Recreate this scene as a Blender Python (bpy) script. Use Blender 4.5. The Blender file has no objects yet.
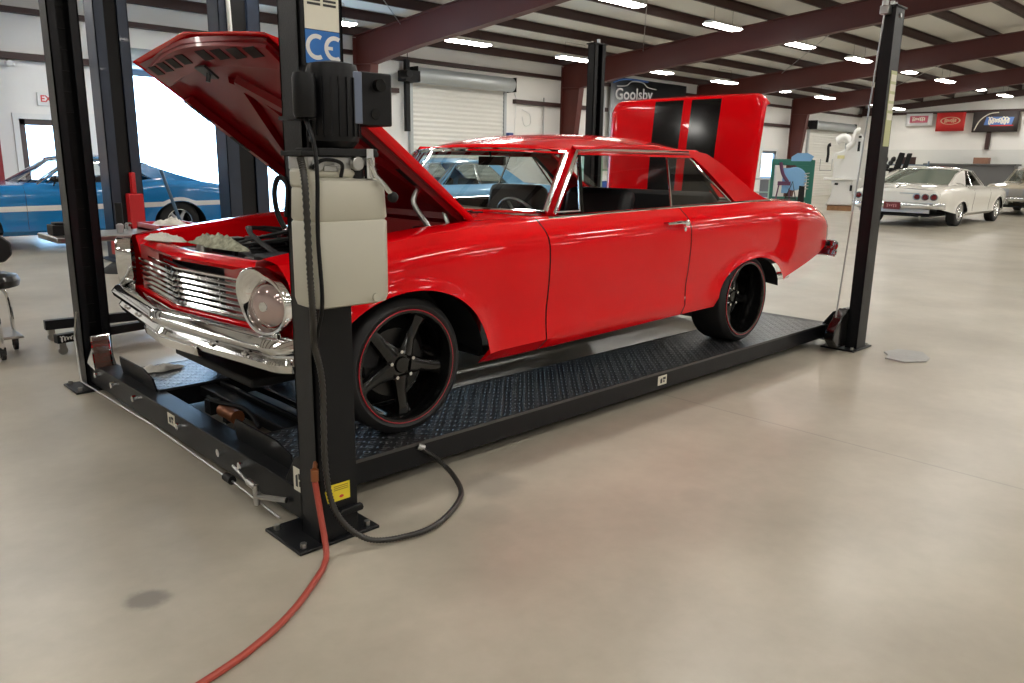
import bpy, bmesh, math, random
from mathutils import Vector as V, Matrix as MX
from math import sin, cos, pi, radians, sqrt, atan2, exp
random.seed(7)
C = bpy.context.scene.collection
OFF = {}                      # world offset of a parent whose children are given in world coordinates

# ------------------------------------------------------------------ materials
def mat(name, col, rough=.5, metal=0., coat=0., noise=0., nscale=8., bump=0., bscale=60., spec=.5, rvar=0., emit=None, es=1., sheen=0.):
    m = bpy.data.materials.new(name); m.use_nodes = True
    nt = m.node_tree; N = nt.nodes; L = nt.links
    b = N['Principled BSDF']
    b.inputs['Base Color'].default_value = (*col, 1)
    b.inputs['Roughness'].default_value = rough
    b.inputs['Metallic'].default_value = metal
    b.inputs['Coat Weight'].default_value = coat
    b.inputs['Coat Roughness'].default_value = .03
    b.inputs['Specular IOR Level'].default_value = spec
    tc = N.new('ShaderNodeTexCoord')
    nz = N.new('ShaderNodeTexNoise'); nz.inputs['Scale'].default_value = nscale; nz.inputs['Detail'].default_value = 4
    L.new(tc.outputs['Object'], nz.inputs['Vector'])
    if noise:
        mx = N.new('ShaderNodeMix'); mx.data_type = 'RGBA'
        mx.inputs[6].default_value = (*[c * (1 - noise) for c in col], 1)
        mx.inputs[7].default_value = (*[min(1, c * (1 + noise)) for c in col], 1)
        L.new(nz.outputs['Fac'], mx.inputs[0]); L.new(mx.outputs[2], b.inputs['Base Color'])
    mr = N.new('ShaderNodeMapRange'); v = rvar or rough * .12
    mr.inputs[3].default_value = max(.0, rough - v); mr.inputs[4].default_value = min(1, rough + v)
    L.new(nz.outputs['Fac'], mr.inputs[0]); L.new(mr.outputs[0], b.inputs['Roughness'])
    if bump:
        n2 = N.new('ShaderNodeTexNoise'); n2.inputs['Scale'].default_value = bscale; n2.inputs['Detail'].default_value = 3
        L.new(tc.outputs['Object'], n2.inputs['Vector'])
        bp = N.new('ShaderNodeBump'); bp.inputs['Strength'].default_value = bump; bp.inputs['Distance'].default_value = .02
        L.new(n2.outputs['Fac'], bp.inputs['Height']); L.new(bp.outputs[0], b.inputs['Normal'])
    if emit:
        b.inputs['Emission Color'].default_value = (*emit, 1); b.inputs['Emission Strength'].default_value = es
    return m

def glass(name, tint, refl=1.0):
    m = bpy.data.materials.new(name); m.use_nodes = True
    nt = m.node_tree; N = nt.nodes; L = nt.links
    for n in list(N): N.remove(n)
    o = N.new('ShaderNodeOutputMaterial'); t = N.new('ShaderNodeBsdfTransparent'); g = N.new('ShaderNodeBsdfGlossy')
    t.inputs[0].default_value = (*tint, 1); g.inputs['Roughness'].default_value = .02; g.inputs[0].default_value = (refl, refl, refl, 1)
    f = N.new('ShaderNodeFresnel'); ge = N.new('ShaderNodeNewGeometry'); ma = N.new('ShaderNodeMath'); ma.operation = 'MULTIPLY_ADD'; ma.inputs[1].default_value = -.833; ma.inputs[2].default_value = 1.5; L.new(ge.outputs['Backfacing'], ma.inputs[0]); L.new(ma.outputs[0], f.inputs[0]); mx = N.new('ShaderNodeMixShader')
    L.new(f.outputs[0], mx.inputs[0]); L.new(t.outputs[0], mx.inputs[1]); L.new(g.outputs[0], mx.inputs[2]); L.new(mx.outputs[0], o.inputs[0])
    return m

def floor_mat():
    m = bpy.data.materials.new('polished_concrete'); m.use_nodes = True
    nt = m.node_tree; N = nt.nodes; L = nt.links; b = N['Principled BSDF']
    tc = N.new('ShaderNodeNewGeometry')
    def noise(s, d=5, r=.6):
        n = N.new('ShaderNodeTexNoise'); n.inputs['Scale'].default_value = s; n.inputs['Detail'].default_value = d; n.inputs['Roughness'].default_value = r
        L.new(tc.outputs['Position'], n.inputs['Vector']); return n
    def ramp(src, p0, c0, p1, c1):
        r = N.new('ShaderNodeValToRGB'); r.color_ramp.elements[0].position = p0; r.color_ramp.elements[0].color = (*c0, 1)
        r.color_ramp.elements[1].position = p1; r.color_ramp.elements[1].color = (*c1, 1); L.new(src, r.inputs[0]); return r
    def mix(f, a, c, mode='MIX'):
        x = N.new('ShaderNodeMix'); x.data_type = 'RGBA'; x.blend_type = mode
        if isinstance(f, float): x.inputs[0].default_value = f
        else: L.new(f, x.inputs[0])
        L.new(a, x.inputs[6])
        if isinstance(c, tuple): x.inputs[7].default_value = (*c, 1)
        else: L.new(c, x.inputs[7])
        return x.outputs[2]
    big = ramp(noise(.45, 2, .4).outputs[0], .25, (.46, .415, .335), .75, (.62, .575, .48))
    mid = ramp(noise(1.7, 4, .5).outputs[0], .08, (.44, .43, .41), .9, (1.0, 1.0, 1.0))
    fine = ramp(noise(12, 5, .6).outputs[0], .1, (.80, .79, .77), .9, (1., 1., 1.))
    col = mix(.75, big.outputs[0], mid.outputs[0], 'MULTIPLY'); col = mix(.8, col, fine.outputs[0], 'MULTIPLY')
    # saw cut joints every bay, and oil stains
    sx = N.new('ShaderNodeSeparateXYZ'); L.new(tc.outputs['Position'], sx.inputs[0])
    def math_(op, a, bb=None):
        n = N.new('ShaderNodeMath'); n.operation = op
        for i, q in enumerate((a, bb)):
            if q is None: continue
            if isinstance(q, (int, float)): n.inputs[i].default_value = q
            else: L.new(q, n.inputs[i])
        return n.outputs[0]
    def line(src, off, step, w):
        a = math_('ADD', src, -off + 200 * step); a = math_('MODULO', a, step)
        a = math_('SUBTRACT', a, step / 2); a = math_('ABSOLUTE', a); return math_('GREATER_THAN', a, step / 2 - w)
    ln = line(sx.outputs[0], 1.8, 7.6, .007)
    col = mix(math_('MULTIPLY', ln, .35), col, (.16, .14, .12))
    for (x, y, r, k) in ((-1.23, -1.18, .075, .75), (.15, -1.25, .16, .42), (-.05, -1.45, .12, .2), (.7, -1.9, .1, .12), (1.5, -1.25, .25, .16), (-1.0, -.55, .2, .14)):
        vm = N.new('ShaderNodeVectorMath'); vm.operation = 'DISTANCE'; L.new(tc.outputs['Position'], vm.inputs[0]); vm.inputs[1].default_value = (x, y, 0)
        d = math_('ADD', vm.outputs['Value'], math_('MULTIPLY', noise(9).outputs[0], .09))
        mr = N.new('ShaderNodeMapRange'); mr.interpolation_type = 'SMOOTHSTEP'; mr.inputs[1].default_value = r * 1.0 + .05; mr.inputs[2].default_value = r * .4 + .045
        mr.inputs[3].default_value = 0; mr.inputs[4].default_value = k; L.new(d, mr.inputs[0])
        col = mix(mr.outputs[0], col, (.14, .125, .11))
    L.new(col, b.inputs['Base Color'])
    rr = N.new('ShaderNodeMapRange'); rr.inputs[1].default_value = .1; rr.inputs[2].default_value = .9; rr.inputs[3].default_value = .26; rr.inputs[4].default_value = .38; b.inputs['Specular IOR Level'].default_value = .75
    L.new(noise(1.3, 2, .4).outputs[0], rr.inputs[0]); L.new(rr.outputs[0], b.inputs['Roughness'])
    bp = N.new('ShaderNodeBump'); bp.inputs['Strength'].default_value = .03; bp.inputs['Distance'].default_value = .004
    L.new(noise(9, 2, .4).outputs[0], bp.inputs['Height']); L.new(bp.outputs[0], b.inputs['Normal'])
    return m

def tread_mat():
    m = mat('diamond_plate', (.030, .032, .036), .30, .0, 0, spec=.6)
    nt = m.node_tree; N = nt.nodes; L = nt.links; b = N['Principled BSDF']
    tc = N.new('ShaderNodeTexCoord'); outs = []
    for ang, off in ((45, 0), (-45, .5)):
        mp = N.new('ShaderNodeMapping'); mp.inputs['Rotation'].default_value = (0, 0, radians(ang)); mp.inputs['Scale'].default_value = (1, 1, 1)
        L.new(tc.outputs['Object'], mp.inputs[0])
        vo = N.new('ShaderNodeTexVoronoi'); vo.feature = 'F1'; vo.inputs['Randomness'].default_value = 0; vo.inputs['Scale'].default_value = 17
        sc = N.new('ShaderNodeMapping'); sc.inputs['Scale'].default_value = (1, 2.6 if ang > 0 else 2.6, 1); sc.inputs['Location'].default_value = (off / 17, off / 17, 0)
        L.new(mp.outputs[0], sc.inputs[0]); L.new(sc.outputs[0], vo.inputs['Vector'])
        r = N.new('ShaderNodeMapRange'); r.inputs[1].default_value = .34; r.inputs[2].default_value = .22; r.inputs[3].default_value = 0; r.inputs[4].default_value = 1
        L.new(vo.outputs['Distance'], r.inputs[0]); outs.append(r.outputs[0])
    a = N.new('ShaderNodeMath'); a.operation = 'MAXIMUM'; L.new(outs[0], a.inputs[0]); L.new(outs[1], a.inputs[1])
    bp = N.new('ShaderNodeBump'); bp.inputs['Strength'].default_value = .9; bp.inputs['Distance'].default_value = .012
    L.new(a.outputs[0], bp.inputs['Height']); L.new(bp.outputs[0], b.inputs['Normal'])
    mx = N.new('ShaderNodeMix'); mx.data_type = 'RGBA'; mx.inputs[6].default_value = (.016, .017, .019, 1); mx.inputs[7].default_value = (.10, .10, .105, 1)
    L.new(a.outputs[0], mx.inputs[0]); L.new(mx.outputs[2], b.inputs['Base Color'])
    return m

RED = mat('red_paint', (.72, .001, .005), .18, 0, .5, noise=.03, nscale=2, spec=.06)
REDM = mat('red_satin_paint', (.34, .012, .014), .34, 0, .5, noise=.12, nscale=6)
BLACKG = mat('black_gloss_paint', (.004, .004, .004), .12, 0, 0, spec=.5)
BLACK = mat('black_powder_coat', (.007, .0075, .009), .36, 0, 0, bump=.06, bscale=180, spec=.25)
BLACKM = mat('black_matte', (.008, .008, .009), .6, noise=.2, spec=.3)
PLASTIC = mat('black_plastic', (.006, .006, .007), .4, spec=.25)
RUBBER = mat('tire_rubber', (.010, .010, .011), .6, noise=.15, bump=.04)
CHROME = mat('chrome', (.82, .83, .84), .07, 1.)
STEEL = mat('worn_steel', (.45, .45, .44), .32, 1., noise=.2, nscale=30)
SILVER = mat('silver_paint', (.50, .51, .52), .35, .6)
ENGINE = mat('engine_black', (.02, .02, .022), .35, .3, noise=.3, nscale=25)
TREAD = tread_mat(); FLOOR = floor_mat()
TANKM = mat('milky_tank_plastic', (.46, .445, .37), .38, noise=.05, nscale=5)
HOSER = mat('red_rubber_hose', (.36, .055, .035), .45, noise=.2, nscale=20)
DRED = mat('iron_oxide_primer', (.040, .014, .011), .55, noise=.15, nscale=3)
DRED2 = mat('iron_oxide_frame', (.088, .016, .011), .5, noise=.15, nscale=2)
WALLM = mat('white_insulation', (.84, .825, .79), .6, noise=.04, nscale=.8, bump=.15, bscale=2.2)
CEILM = mat('ceiling_insulation', (.74, .73, .69), .65, noise=.05, nscale=.8, bump=.15, bscale=2.5)
WAINS = mat('pale_metal_liner', (.72, .72, .69), .42, noise=.04, nscale=1)
WHITE = mat('white_paint', (.78, .78, .76), .4, noise=.03)
CARW = mat('white_car_paint', (.88, .86, .80), .25, 0, 1.)
CARC = mat('cream_car_paint', (.62, .55, .42), .3, 0, 1.)
CARB = mat('blue_car_paint', (.010, .19, .48), .22, .0, 1., noise=.08, nscale=2)
CARL = mat('pale_blue_car_paint', (.24, .54, .86), .3, 0, .8)
INT = mat('black_vinyl', (.006, .006, .007), .5, noise=.2, nscale=15, spec=.3)
ALU = mat('grey_roller_steel', (.44, .47, .48), .4, .5)
YEL = mat('yellow_label', (.78, .62, .03), .5)
STK = mat('off_white_label', (.74, .71, .60), .5, noise=.06)
BLUEL = mat('blue_label', (.02, .16, .52), .45)
DKTXT = mat('dark_print', (.03, .03, .03), .5)
REDTXT = mat('red_print', (.6, .04, .04), .5)
BRONZE = mat('copper_brown', (.28, .10, .04), .4, .5)
CLOTH = mat('white_rag_cloth', (.74, .72, .66), .9, noise=.15, nscale=12, bump=.5, bscale=30)
CLOTH2 = mat('patterned_rag_cloth', (.34, .35, .26), .9, noise=1., nscale=45, bump=.5, bscale=30)
BPOST = mat('dark_blue_steel_paint', (.016, .026, .050), .38, 0, .1, noise=.35, nscale=4)
GREEN = mat('green_machine_paint', (.02, .16, .12), .4)
LBLUE = mat('pale_blue_machine_paint', (.20, .42, .70), .4)
PURPLE = mat('purple_paint', (.12, .04, .10), .4)
WOOD = mat('pallet_wood', (.36, .19, .09), .7, noise=.35, nscale=9)
GROUND = mat('outside_concrete', (.75, .75, .72), .8)
GLASS = glass('car_glass', (.62, .68, .68)); GLASSD = glass('tinted_glass', (.72, .76, .76)); GLASSC = glass('clear_glass', (.9, .92, .92))
LENS = mat('headlamp_glass', (.55, .42, .40), .08, .6, 1.)
AMBER = mat('clear_lamp_lens', (.75, .70, .66), .12, .3, 1.)
TAILR = mat('red_lamp_lens', (.12, .004, .006), .15, 0, 1.)
LAMP = mat('lamp_diffuser', (.9, .9, .9), .4, emit=(1., .965, .90), es=30)

# ------------------------------------------------------------------ mesh builder
class B:
    def __init__(s): s.v = []; s.f = []; s.mi = []; s.m = 0
    def add(s, vs, fs):
        o = len(s.v); s.v += [tuple(v) for v in vs]; s.f += [tuple(o + i for i in f) for f in fs]; s.mi += [s.m] * len(fs); return s
    def box(s, c, d, R=None):
        c = V(c); h = [x / 2 for x in d]; vs = []
        for x in (-1, 1):
            for y in (-1, 1):
                for z in (-1, 1):
                    p = V((x * h[0], y * h[1], z * h[2])); vs.append(c + (R @ p if R is not None else p))
        return s.add(vs, [(0, 1, 3, 2), (4, 6, 7, 5), (0, 4, 5, 1), (2, 3, 7, 6), (0, 2, 6, 4), (1, 5, 7, 3)])
    def b2(s, a, b): return s.box([(p + q) / 2 for p, q in zip(a, b)], [abs(q - p) for p, q in zip(a, b)])
    def grid(s, rows, cu=False, cv=False):
        n = len(rows[0]); m = len(rows); vs = [p for r in rows for p in r]; fs = []
        for i in range(m if cu else m - 1):
            for j in range(n if cv else n - 1):
                a = i * n + j; b_ = i * n + (j + 1) % n; c = ((i + 1) % m) * n + (j + 1) % n; d = ((i + 1) % m) * n + j
                fs.append((a, b_, c, d))
        return s.add(vs, fs)
    def prism(s, pts, ex):
        n = len(pts); ex = V(ex); vs = [V(p) for p in pts] + [V(p) + ex for p in pts]
        return s.add(vs, [tuple(range(n - 1, -1, -1)), tuple(range(n, 2 * n))] + [(i, (i + 1) % n, n + (i + 1) % n, n + i) for i in range(n)])
    def tube(s, pts, r, n=8, cap=True):
        pts = [V(p) for p in pts]; rows = []; up = None
        for i, p in enumerate(pts):
            t = (pts[min(i + 1, len(pts) - 1)] - pts[max(i - 1, 0)]).normalized()
            if up is None: up = t.orthogonal().normalized()
            up = (up - t * up.dot(t)); up = up.normalized() if up.length > 1e-6 else t.orthogonal().normalized()
            w = t.cross(up); ri = r[i] if isinstance(r, (list, tuple)) else r
            rows.append([p + up * (cos(2 * pi * k / n) * ri) + w * (sin(2 * pi * k / n) * ri) for k in range(n)])
        s.grid(rows, cv=True)
        if cap:
            o = len(s.v) - n * len(pts); s.f.append(tuple(o + k for k in range(n - 1, -1, -1))); s.f.append(tuple(len(s.v) - n + k for k in range(n))); s.mi += [s.m] * 2
        return s
    def cyl(s, p0, p1, r0, r1=None, n=20): return s.tube([p0, p1], [r0, r0 if r1 is None else r1], n)
    def lathe(s, prof, o, ax, n=40, a0=0, a1=2 * pi, sx=1., sy=1.):
        o = V(o); ax = V(ax).normalized()
        u = V((0, 0, 1)) if abs(ax.z) < .9 else V((1, 0, 0)); u = (u - ax * u.dot(ax)).normalized(); w = ax.cross(u)
        full = abs(a1 - a0 - 2 * pi) < 1e-6; k = n if full else n + 1
        rows = [[o + ax * h + u * (r * sx * cos(a0 + (a1 - a0) * i / n)) + w * (r * sy * sin(a0 + (a1 - a0) * i / n)) for i in range(k)] for r, h in prof]
        return s.grid(rows, cv=full)
    def ball(s, c, r, n=12, sc=(1, 1, 1), rough=0):
        c = V(c); rows = []
        for i in range(n // 2 + 1):
            th = pi * i / (n // 2)
            rows.append([c + V((sin(th) * cos(2 * pi * k / n) * sc[0], sin(th) * sin(2 * pi * k / n) * sc[1], cos(th) * sc[2])) * r * (1 + random.uniform(-rough, rough)) for k in range(n)])
        return s.grid(rows, cv=True)
    def islands(s):
        p = list(range(len(s.v)))
        def f(a):
            while p[a] != a: p[a] = p[p[a]]; a = p[a]
            return a
        for fc in s.f:
            for i in fc[1:]: p[f(i)] = f(fc[0])
        gr = {}
        for fi, fc in enumerate(s.f): gr.setdefault(f(fc[0]), []).append(fi)
        res = []
        for fs in gr.values():
            b = B(); mp = {}
            for fi in fs:
                for i in s.f[fi]:
                    if i not in mp: mp[i] = len(b.v); b.v.append(s.v[i])
                b.f.append(tuple(mp[i] for i in s.f[fi])); b.mi.append(s.mi[fi])
            res.append(b)
        return res
    def outs(s, name, mats, parent=None, **k): return [b.out(name, mats, parent, **k) for b in s.islands()]
    def out(s, name, mats, parent=None, smooth=35, bevel=0, solid=0, off=0., sub=0):
        me = bpy.data.meshes.new(name)
        o_ = V((0, 0, 0))
        if parent is not None: o_ = OFF.get(parent, V((0, 0, 0)))
        else:
            xs = [v[0] for v in s.v]; ys = [v[1] for v in s.v]; o_ = V(((min(xs) + max(xs)) / 2, (min(ys) + max(ys)) / 2, min(v[2] for v in s.v)))
        me.from_pydata([V(v) - o_ for v in s.v], [], s.f)
        if not isinstance(mats, (list, tuple)): mats = [mats]
        for m in mats: me.materials.append(m)
        for p, i in zip(me.polygons, s.mi): p.material_index = i
        bm = bmesh.new(); bm.from_mesh(me); bmesh.ops.remove_doubles(bm, verts=bm.verts, dist=1e-5); bmesh.ops.recalc_face_normals(bm, faces=bm.faces); bm.to_mesh(me); bm.free()
        if smooth:
            me.shade_smooth(); me.set_sharp_from_angle(angle=radians(smooth))
        ob = bpy.data.objects.new(name, me); C.objects.link(ob)
        if parent is None: ob.location = o_; OFF[ob] = o_
        else: ob.parent = parent; OFF[ob] = o_
        if sub:
            md = ob.modifiers.new('s', 'SUBSURF'); md.levels = md.render_levels = sub
        if solid:
            md = ob.modifiers.new('t', 'SOLIDIFY'); md.thickness = solid; md.offset = off
        if bevel:
            md = ob.modifiers.new('b', 'BEVEL'); md.width = bevel; md.segments = 2; md.limit_method = 'ANGLE'; md.angle_limit = radians(40); md.harden_normals = False
        return ob

def tag(o, label, cat, group=None, kind=None):
    o['label'] = label; o['category'] = cat
    if group: o['group'] = group
    if kind: o['kind'] = kind
    return o
def thing(name, label, cat, loc=(0, 0, 0), rz=0, group=None, local=False):
    o = bpy.data.objects.new(name, None); C.objects.link(o); o.location = loc; o.rotation_euler = (0, 0, rz); o.empty_display_size = .2
    OFF[o] = V((0, 0, 0)) if (local or rz) else V(loc)
    return tag(o, label, cat, group)
def struct(o): o['kind'] = 'structure'; return o
def kids(o): return [c for c in C.objects if c.parent is o]
def copy_tree(o, par=None):
    c = o.copy(); C.objects.link(c)
    if par is not None: c.parent = par
    for ch in kids(o): copy_tree(ch, c)
    return c
def text(s, size, o, right, up, m, name, parent, bold=0., depth=.001, w=None):
    cu = bpy.data.curves.new('t', 'FONT'); cu.body = s; cu.size = size; cu.offset = bold; cu.extrude = depth; cu.align_x = 'CENTER'; cu.align_y = 'CENTER'; cu.resolution_u = 3
    tmp = bpy.data.objects.new('t', cu); C.objects.link(tmp); bpy.context.view_layer.update()
    me = bpy.data.meshes.new_from_object(tmp.evaluated_get(bpy.context.evaluated_depsgraph_get())); bpy.data.objects.remove(tmp)
    r = V(right).normalized(); u = V(up).normalized(); n = r.cross(u); off = OFF.get(parent, V((0, 0, 0)))
    k = 1.
    if w:
        xs = [v.co.x for v in me.vertices]; k = w / (max(xs) - min(xs))
    for v in me.vertices: v.co = V(o) + r * v.co.x * k + u * v.co.y + n * v.co.z - off
    me.materials.clear(); me.materials.append(m)
    ob = bpy.data.objects.new(name, me); C.objects.link(ob); ob.parent = parent; OFF[ob] = off
    return ob
def scrawl(size, o, right, up, m, name, parent, w, n=7):
    # blurred, unreadable script of the photograph: one looping stroke
    r = V(right).normalized(); u = V(up).normalized(); o = V(o); pts = []
    for i in range(n * 8 + 1):
        q = i / (n * 8); a = i * pi / 4; k = 1 + .5 * sin(q * 9 + 1)
        pts.append(o + r * ((q - .5) * w + .22 * size * sin(a)) + u * (size * .38 * k * cos(a)))
    return B().tube(pts, size * .09, 5).out(name, m, parent)
def tab(T, x):
    if x <= T[0][0]: return T[0][1]
    if x >= T[-1][0]: return T[-1][1]
    for i in range(len(T) - 1):
        if T[i][0] <= x <= T[i + 1][0]:
            x0, y0 = T[i]; x1, y1 = T[i + 1]; h = x1 - x0; t = (x - x0) / h
            def sl(j):
                if j <= 0: return (T[1][1] - T[0][1]) / (T[1][0] - T[0][0])
                if j >= len(T) - 1: return (T[-1][1] - T[-2][1]) / (T[-1][0] - T[-2][0])
                a = (T[j][1] - T[j - 1][1]) / (T[j][0] - T[j - 1][0]); b = (T[j + 1][1] - T[j][1]) / (T[j + 1][0] - T[j][0])
                return 0 if a * b <= 0 else 2 * a * b / (a + b)
            m0 = sl(i) * h; m1 = sl(i + 1) * h
            return (2 * t**3 - 3 * t**2 + 1) * y0 + (t**3 - 2 * t**2 + t) * m0 + (-2 * t**3 + 3 * t**2) * y1 + (t**3 - t**2) * m1
def spline(P, n=8):
    P = [V(p) for p in P]; out = []
    for i in range(len(P) - 1):
        a = P[max(i - 1, 0)]; b = P[i]; c = P[i + 1]; d = P[min(i + 2, len(P) - 1)]
        for k in range(n):
            t = k / n
            out.append(.5 * ((2 * b) + (c - a) * t + (2 * a - 5 * b + 4 * c - d) * t * t + (3 * b - a - 3 * c + d) * t**3))
    return out + [P[-1]]

# ------------------------------------------------------------------ camera (solved from the photograph)
cam = bpy.data.cameras.new('camera'); co = bpy.data.objects.new('camera', cam); C.objects.link(co); bpy.context.scene.camera = co
cam.sensor_width = 36; cam.lens = 776.73 / 1024 * 36; cam.clip_end = 300
yaw, pitch, roll = .7718, .2259, .0159
f_ = V((sin(yaw) * cos(pitch), cos(yaw) * cos(pitch), -sin(pitch))); r_ = V((cos(yaw), -sin(yaw), 0)); u_ = r_.cross(f_)
r2 = r_ * cos(roll) + u_ * sin(roll); u2 = -r_ * sin(roll) + u_ * cos(roll)
co.matrix_world = MX(((r2.x, u2.x, -f_.x, -1.9332), (r2.y, u2.y, -f_.y, -3.4867), (r2.z, u2.z, -f_.z, 1.3243), (0, 0, 0, 1)))

# ------------------------------------------------------------------ the building
XL, XR, YB, YF = -13.4, 39.8, 14.0, -20.
RIDGE = -3.0
def roofz(y): return 5.45 - .083 * y if y > RIDGE else 5.45 - .083 * (2 * RIDGE - y)      # underside of the purlins
struct(B().b2((XL, YF, -.1), (XR, YB, 0)).out('floor', FLOOR, smooth=0))
struct(B().b2((-40, YB + .3, -.12), (60, 60, -.02)).out('ground', GROUND, smooth=0))
for nm, ya, yb in (('ceiling', RIDGE, YB + .2), ('ceiling', YF - .2, RIDGE)):
    za, zb = roofz(ya) + .2, roofz(yb) + .2
    struct(B().prism([(XL, ya, za), (XL, yb, zb), (XL, yb, zb + .1), (XL, ya, za + .1)], (XR - XL, 0, 0)).out(nm, CEILM, smooth=0))
# back wall with its openings: (x0, x1, ztop, z0)
OPEN = [(1.95, 2.72, 2.0, 0), (3.5, 7.4, 3.02, 0), (30.1, 31.4, 2.02, 0)]
ZT = roofz(YB) + .2
wb = B(); x = XL
for a, b, zt, z0 in OPEN:
    wb.b2((x, YB, 0), (a, YB + .2, ZT)); wb.b2((a, YB, zt), (b, YB + .2, ZT)); x = b
wb.b2((x, YB, 0), (XR, YB + .2, ZT)); struct(wb.out('wall_back', WALLM, smooth=0))
def gable(x0, x1, name):
    b = B(); b.prism([(x0, YF, 0), (x0, YB, 0), (x0, YB, roofz(YB) + .2), (x0, RIDGE, roofz(RIDGE) + .2), (x0, YF, roofz(YF) + .2)], (x1 - x0, 0, 0)); struct(b.out(name, WALLM, smooth=0))
gable(XR, XR + .2, 'wall_end'); gable(XL - .2, XL, 'wall_side')
struct(B().b2((XL, YF - .2, 0), (XR, YF, roofz(YF) + .2)).out('wall_front', WALLM, smooth=0))
struct(B().b2((XR - .04, -12, 0), (XR - .002, YB - .002, 2.27)).out('trim_1', WAINS, smooth=0))
# girts and purlins
g = B(); g.b2((XL, YB - .14, 3.88), (XR, YB - .002, 3.98)); struct(g.out('trim_2', DRED, smooth=0))
g = B()
for a, b in ((XL, 3.3), (7.7, 10.7), (14.95, 19.3), (24.2, 34.0), (38.5, XR)): g.b2((a, YB - .14, 3.06), (b, YB - .002, 3.18))
struct(g.out('trim_3', DRED, smooth=0))
g = B(); g.b2((XR - .2, -12, 3.93), (XR - .042, YB, 4.05)); g.b2((XR - .2, 7.83, 2.27), (XR - .042, 8.0, 3.95)); g.b2((XR - .2, .5, 2.27), (XR - .042, .7, 5.3)); struct(g.out('trim_4', DRED, smooth=0))
y = 13.75
while y > YF:
    z = roofz(y)
    g = B(); g.b2((XL, y - .006, z), (XR, y + .006, z + .195)); g.b2((XL, y - .006, z), (XR, y + .075, z + .008)); g.b2((XL, y - .075, z + .187), (XR, y, z + .195))
    struct(g.out('roof_beam', DRED, smooth=0)); y -= 1.37
# rigid frames: tapered column, haunch and sloping rafter, each one object
for fx_ in (-13.3, -6.4, 1.15, 9.4, 17.0, 24.6, 32.2):
    g = B(); W = .11
    ys = [YB - .16, 13.1, 11, 8, 4, 0, RIDGE]
    top = [(YB - .16, roofz(YB - .16) - .005)] + [(v, roofz(v) - .005) for v in (11, 5, RIDGE)]
    bot = [(13.08, 3.62), (11.3, 3.86), (8.8, 4.09), (3, 4.66), (RIDGE, 5.12)]
    inner = [(13.52, 0)]
    outer = [(YB - .16, 0)]
    poly = outer + inner + [(13.08, 3.62)] + bot[1:] + top[::-1]
    g.prism([(fx_ - .006, a, b) for a, b in poly], (.012, 0, 0))
    def flange(p, q, t=.014):
        d = V((0, q[0] - p[0], q[1] - p[1])).normalized(); n = V((0, -d.z, d.y)) * t
        a = V((fx_ - W, p[0], p[1])); b = V((fx_ - W, q[0], q[1])); g.prism([a, b, b + n, a + n], (2 * W, 0, 0))
    path = [(13.52, 0), (13.08, 3.62)] + bot[1:]
    for p, q in zip(path, path[1:]): flange(p, q)
    flange((YB - .16, 0), (YB - .16, roofz(YB) - .02)); 
    for p, q in zip(top, top[1:]): flange(p, q)
    flange((YB - .16, 3.66), (13.09, 3.62))
    # far half beyond the ridge
    m2 = [(2 * RIDGE - a, b) for a, b in bot]; t2 = [(2 * RIDGE - a, b) for a, b in top]
    g.prism([(fx_ - .006, a, b) for a, b in m2 + t2[::-1]], (.012, 0, 0))
    for p, q in zip(m2, m2[1:]): flange(p, q)
    struct(g.out('roof_frame_beam', DRED2, smooth=0))
# end frame under the roof at the far wall
g = B(); g.prism([(XR - .25, YB - .2, roofz(YB) - .28), (XR - .25, RIDGE, roofz(RIDGE) - .3), (XR - .25, RIDGE, roofz(RIDGE)), (XR - .25, YB - .2, roofz(YB))], (.08, 0, 0)); struct(g.out('roof_frame_beam', DRED, smooth=0))
# sag rods crossing the ceiling
for xa, ya, xb, yb in ((9.4, 5.0, 17., 10.8), (17., 4.5, 24.6, 10.5), (24.6, 3.8, 32.2, 9.5), (1.8, 4.5, 9.4, 12.)):
    struct(B().tube([(xa, ya, roofz(ya) - .06), (xb, yb, roofz(yb) - .06)], .012, 6).out('roof_beam', STEEL))
# man doors with bright panes
def pane_door(n, x0, x1, zt, frame, zp):
    g = B(); w = .11
    g.b2((x0, YB + .03, 0), (x0 + w, YB + .1, zt)); g.b2((x1 - w, YB + .03, 0), (x1, YB + .1, zt)); g.b2((x0, YB + .03, zt - w), (x1, YB + .1, zt)); g.b2((x0, YB + .03, 0), (x1, YB + .1, zp))
    d = struct(g.out('door_%d' % n, frame, smooth=0)); p = B().b2((x0 + w, YB + .06, zp), (x1 - w, YB + .066, zt - w)).out('glass_pane', GLASSC, d, smooth=0)
    t = .1; c = B(); c.b2((x0 - t, YB - .03, 0), (x0, YB - .002, zt)); c.b2((x1, YB - .03, 0), (x1 + t, YB - .002, zt)); c.b2((x0 - t, YB - .03, zt), (x1 + t, YB - .002, zt + t)); c.out('door_casing', WHITE, d, smooth=0)
    B().tube([(x1 - .06, YB + .02, .95), (x1 - .06, YB - .02, 1.), (x1 - .06, YB + .02, 1.05)], .012).out('door_handle', STEEL, d)
pane_door(1, 1.95, 2.72, 2.0, mat('dark_bronze_frame', (.10, .075, .07), .4), .5)
pane_door(4, 30.1, 31.4, 2.02, mat('grey_door_frame', (.14, .15, .17), .4), .9)
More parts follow.
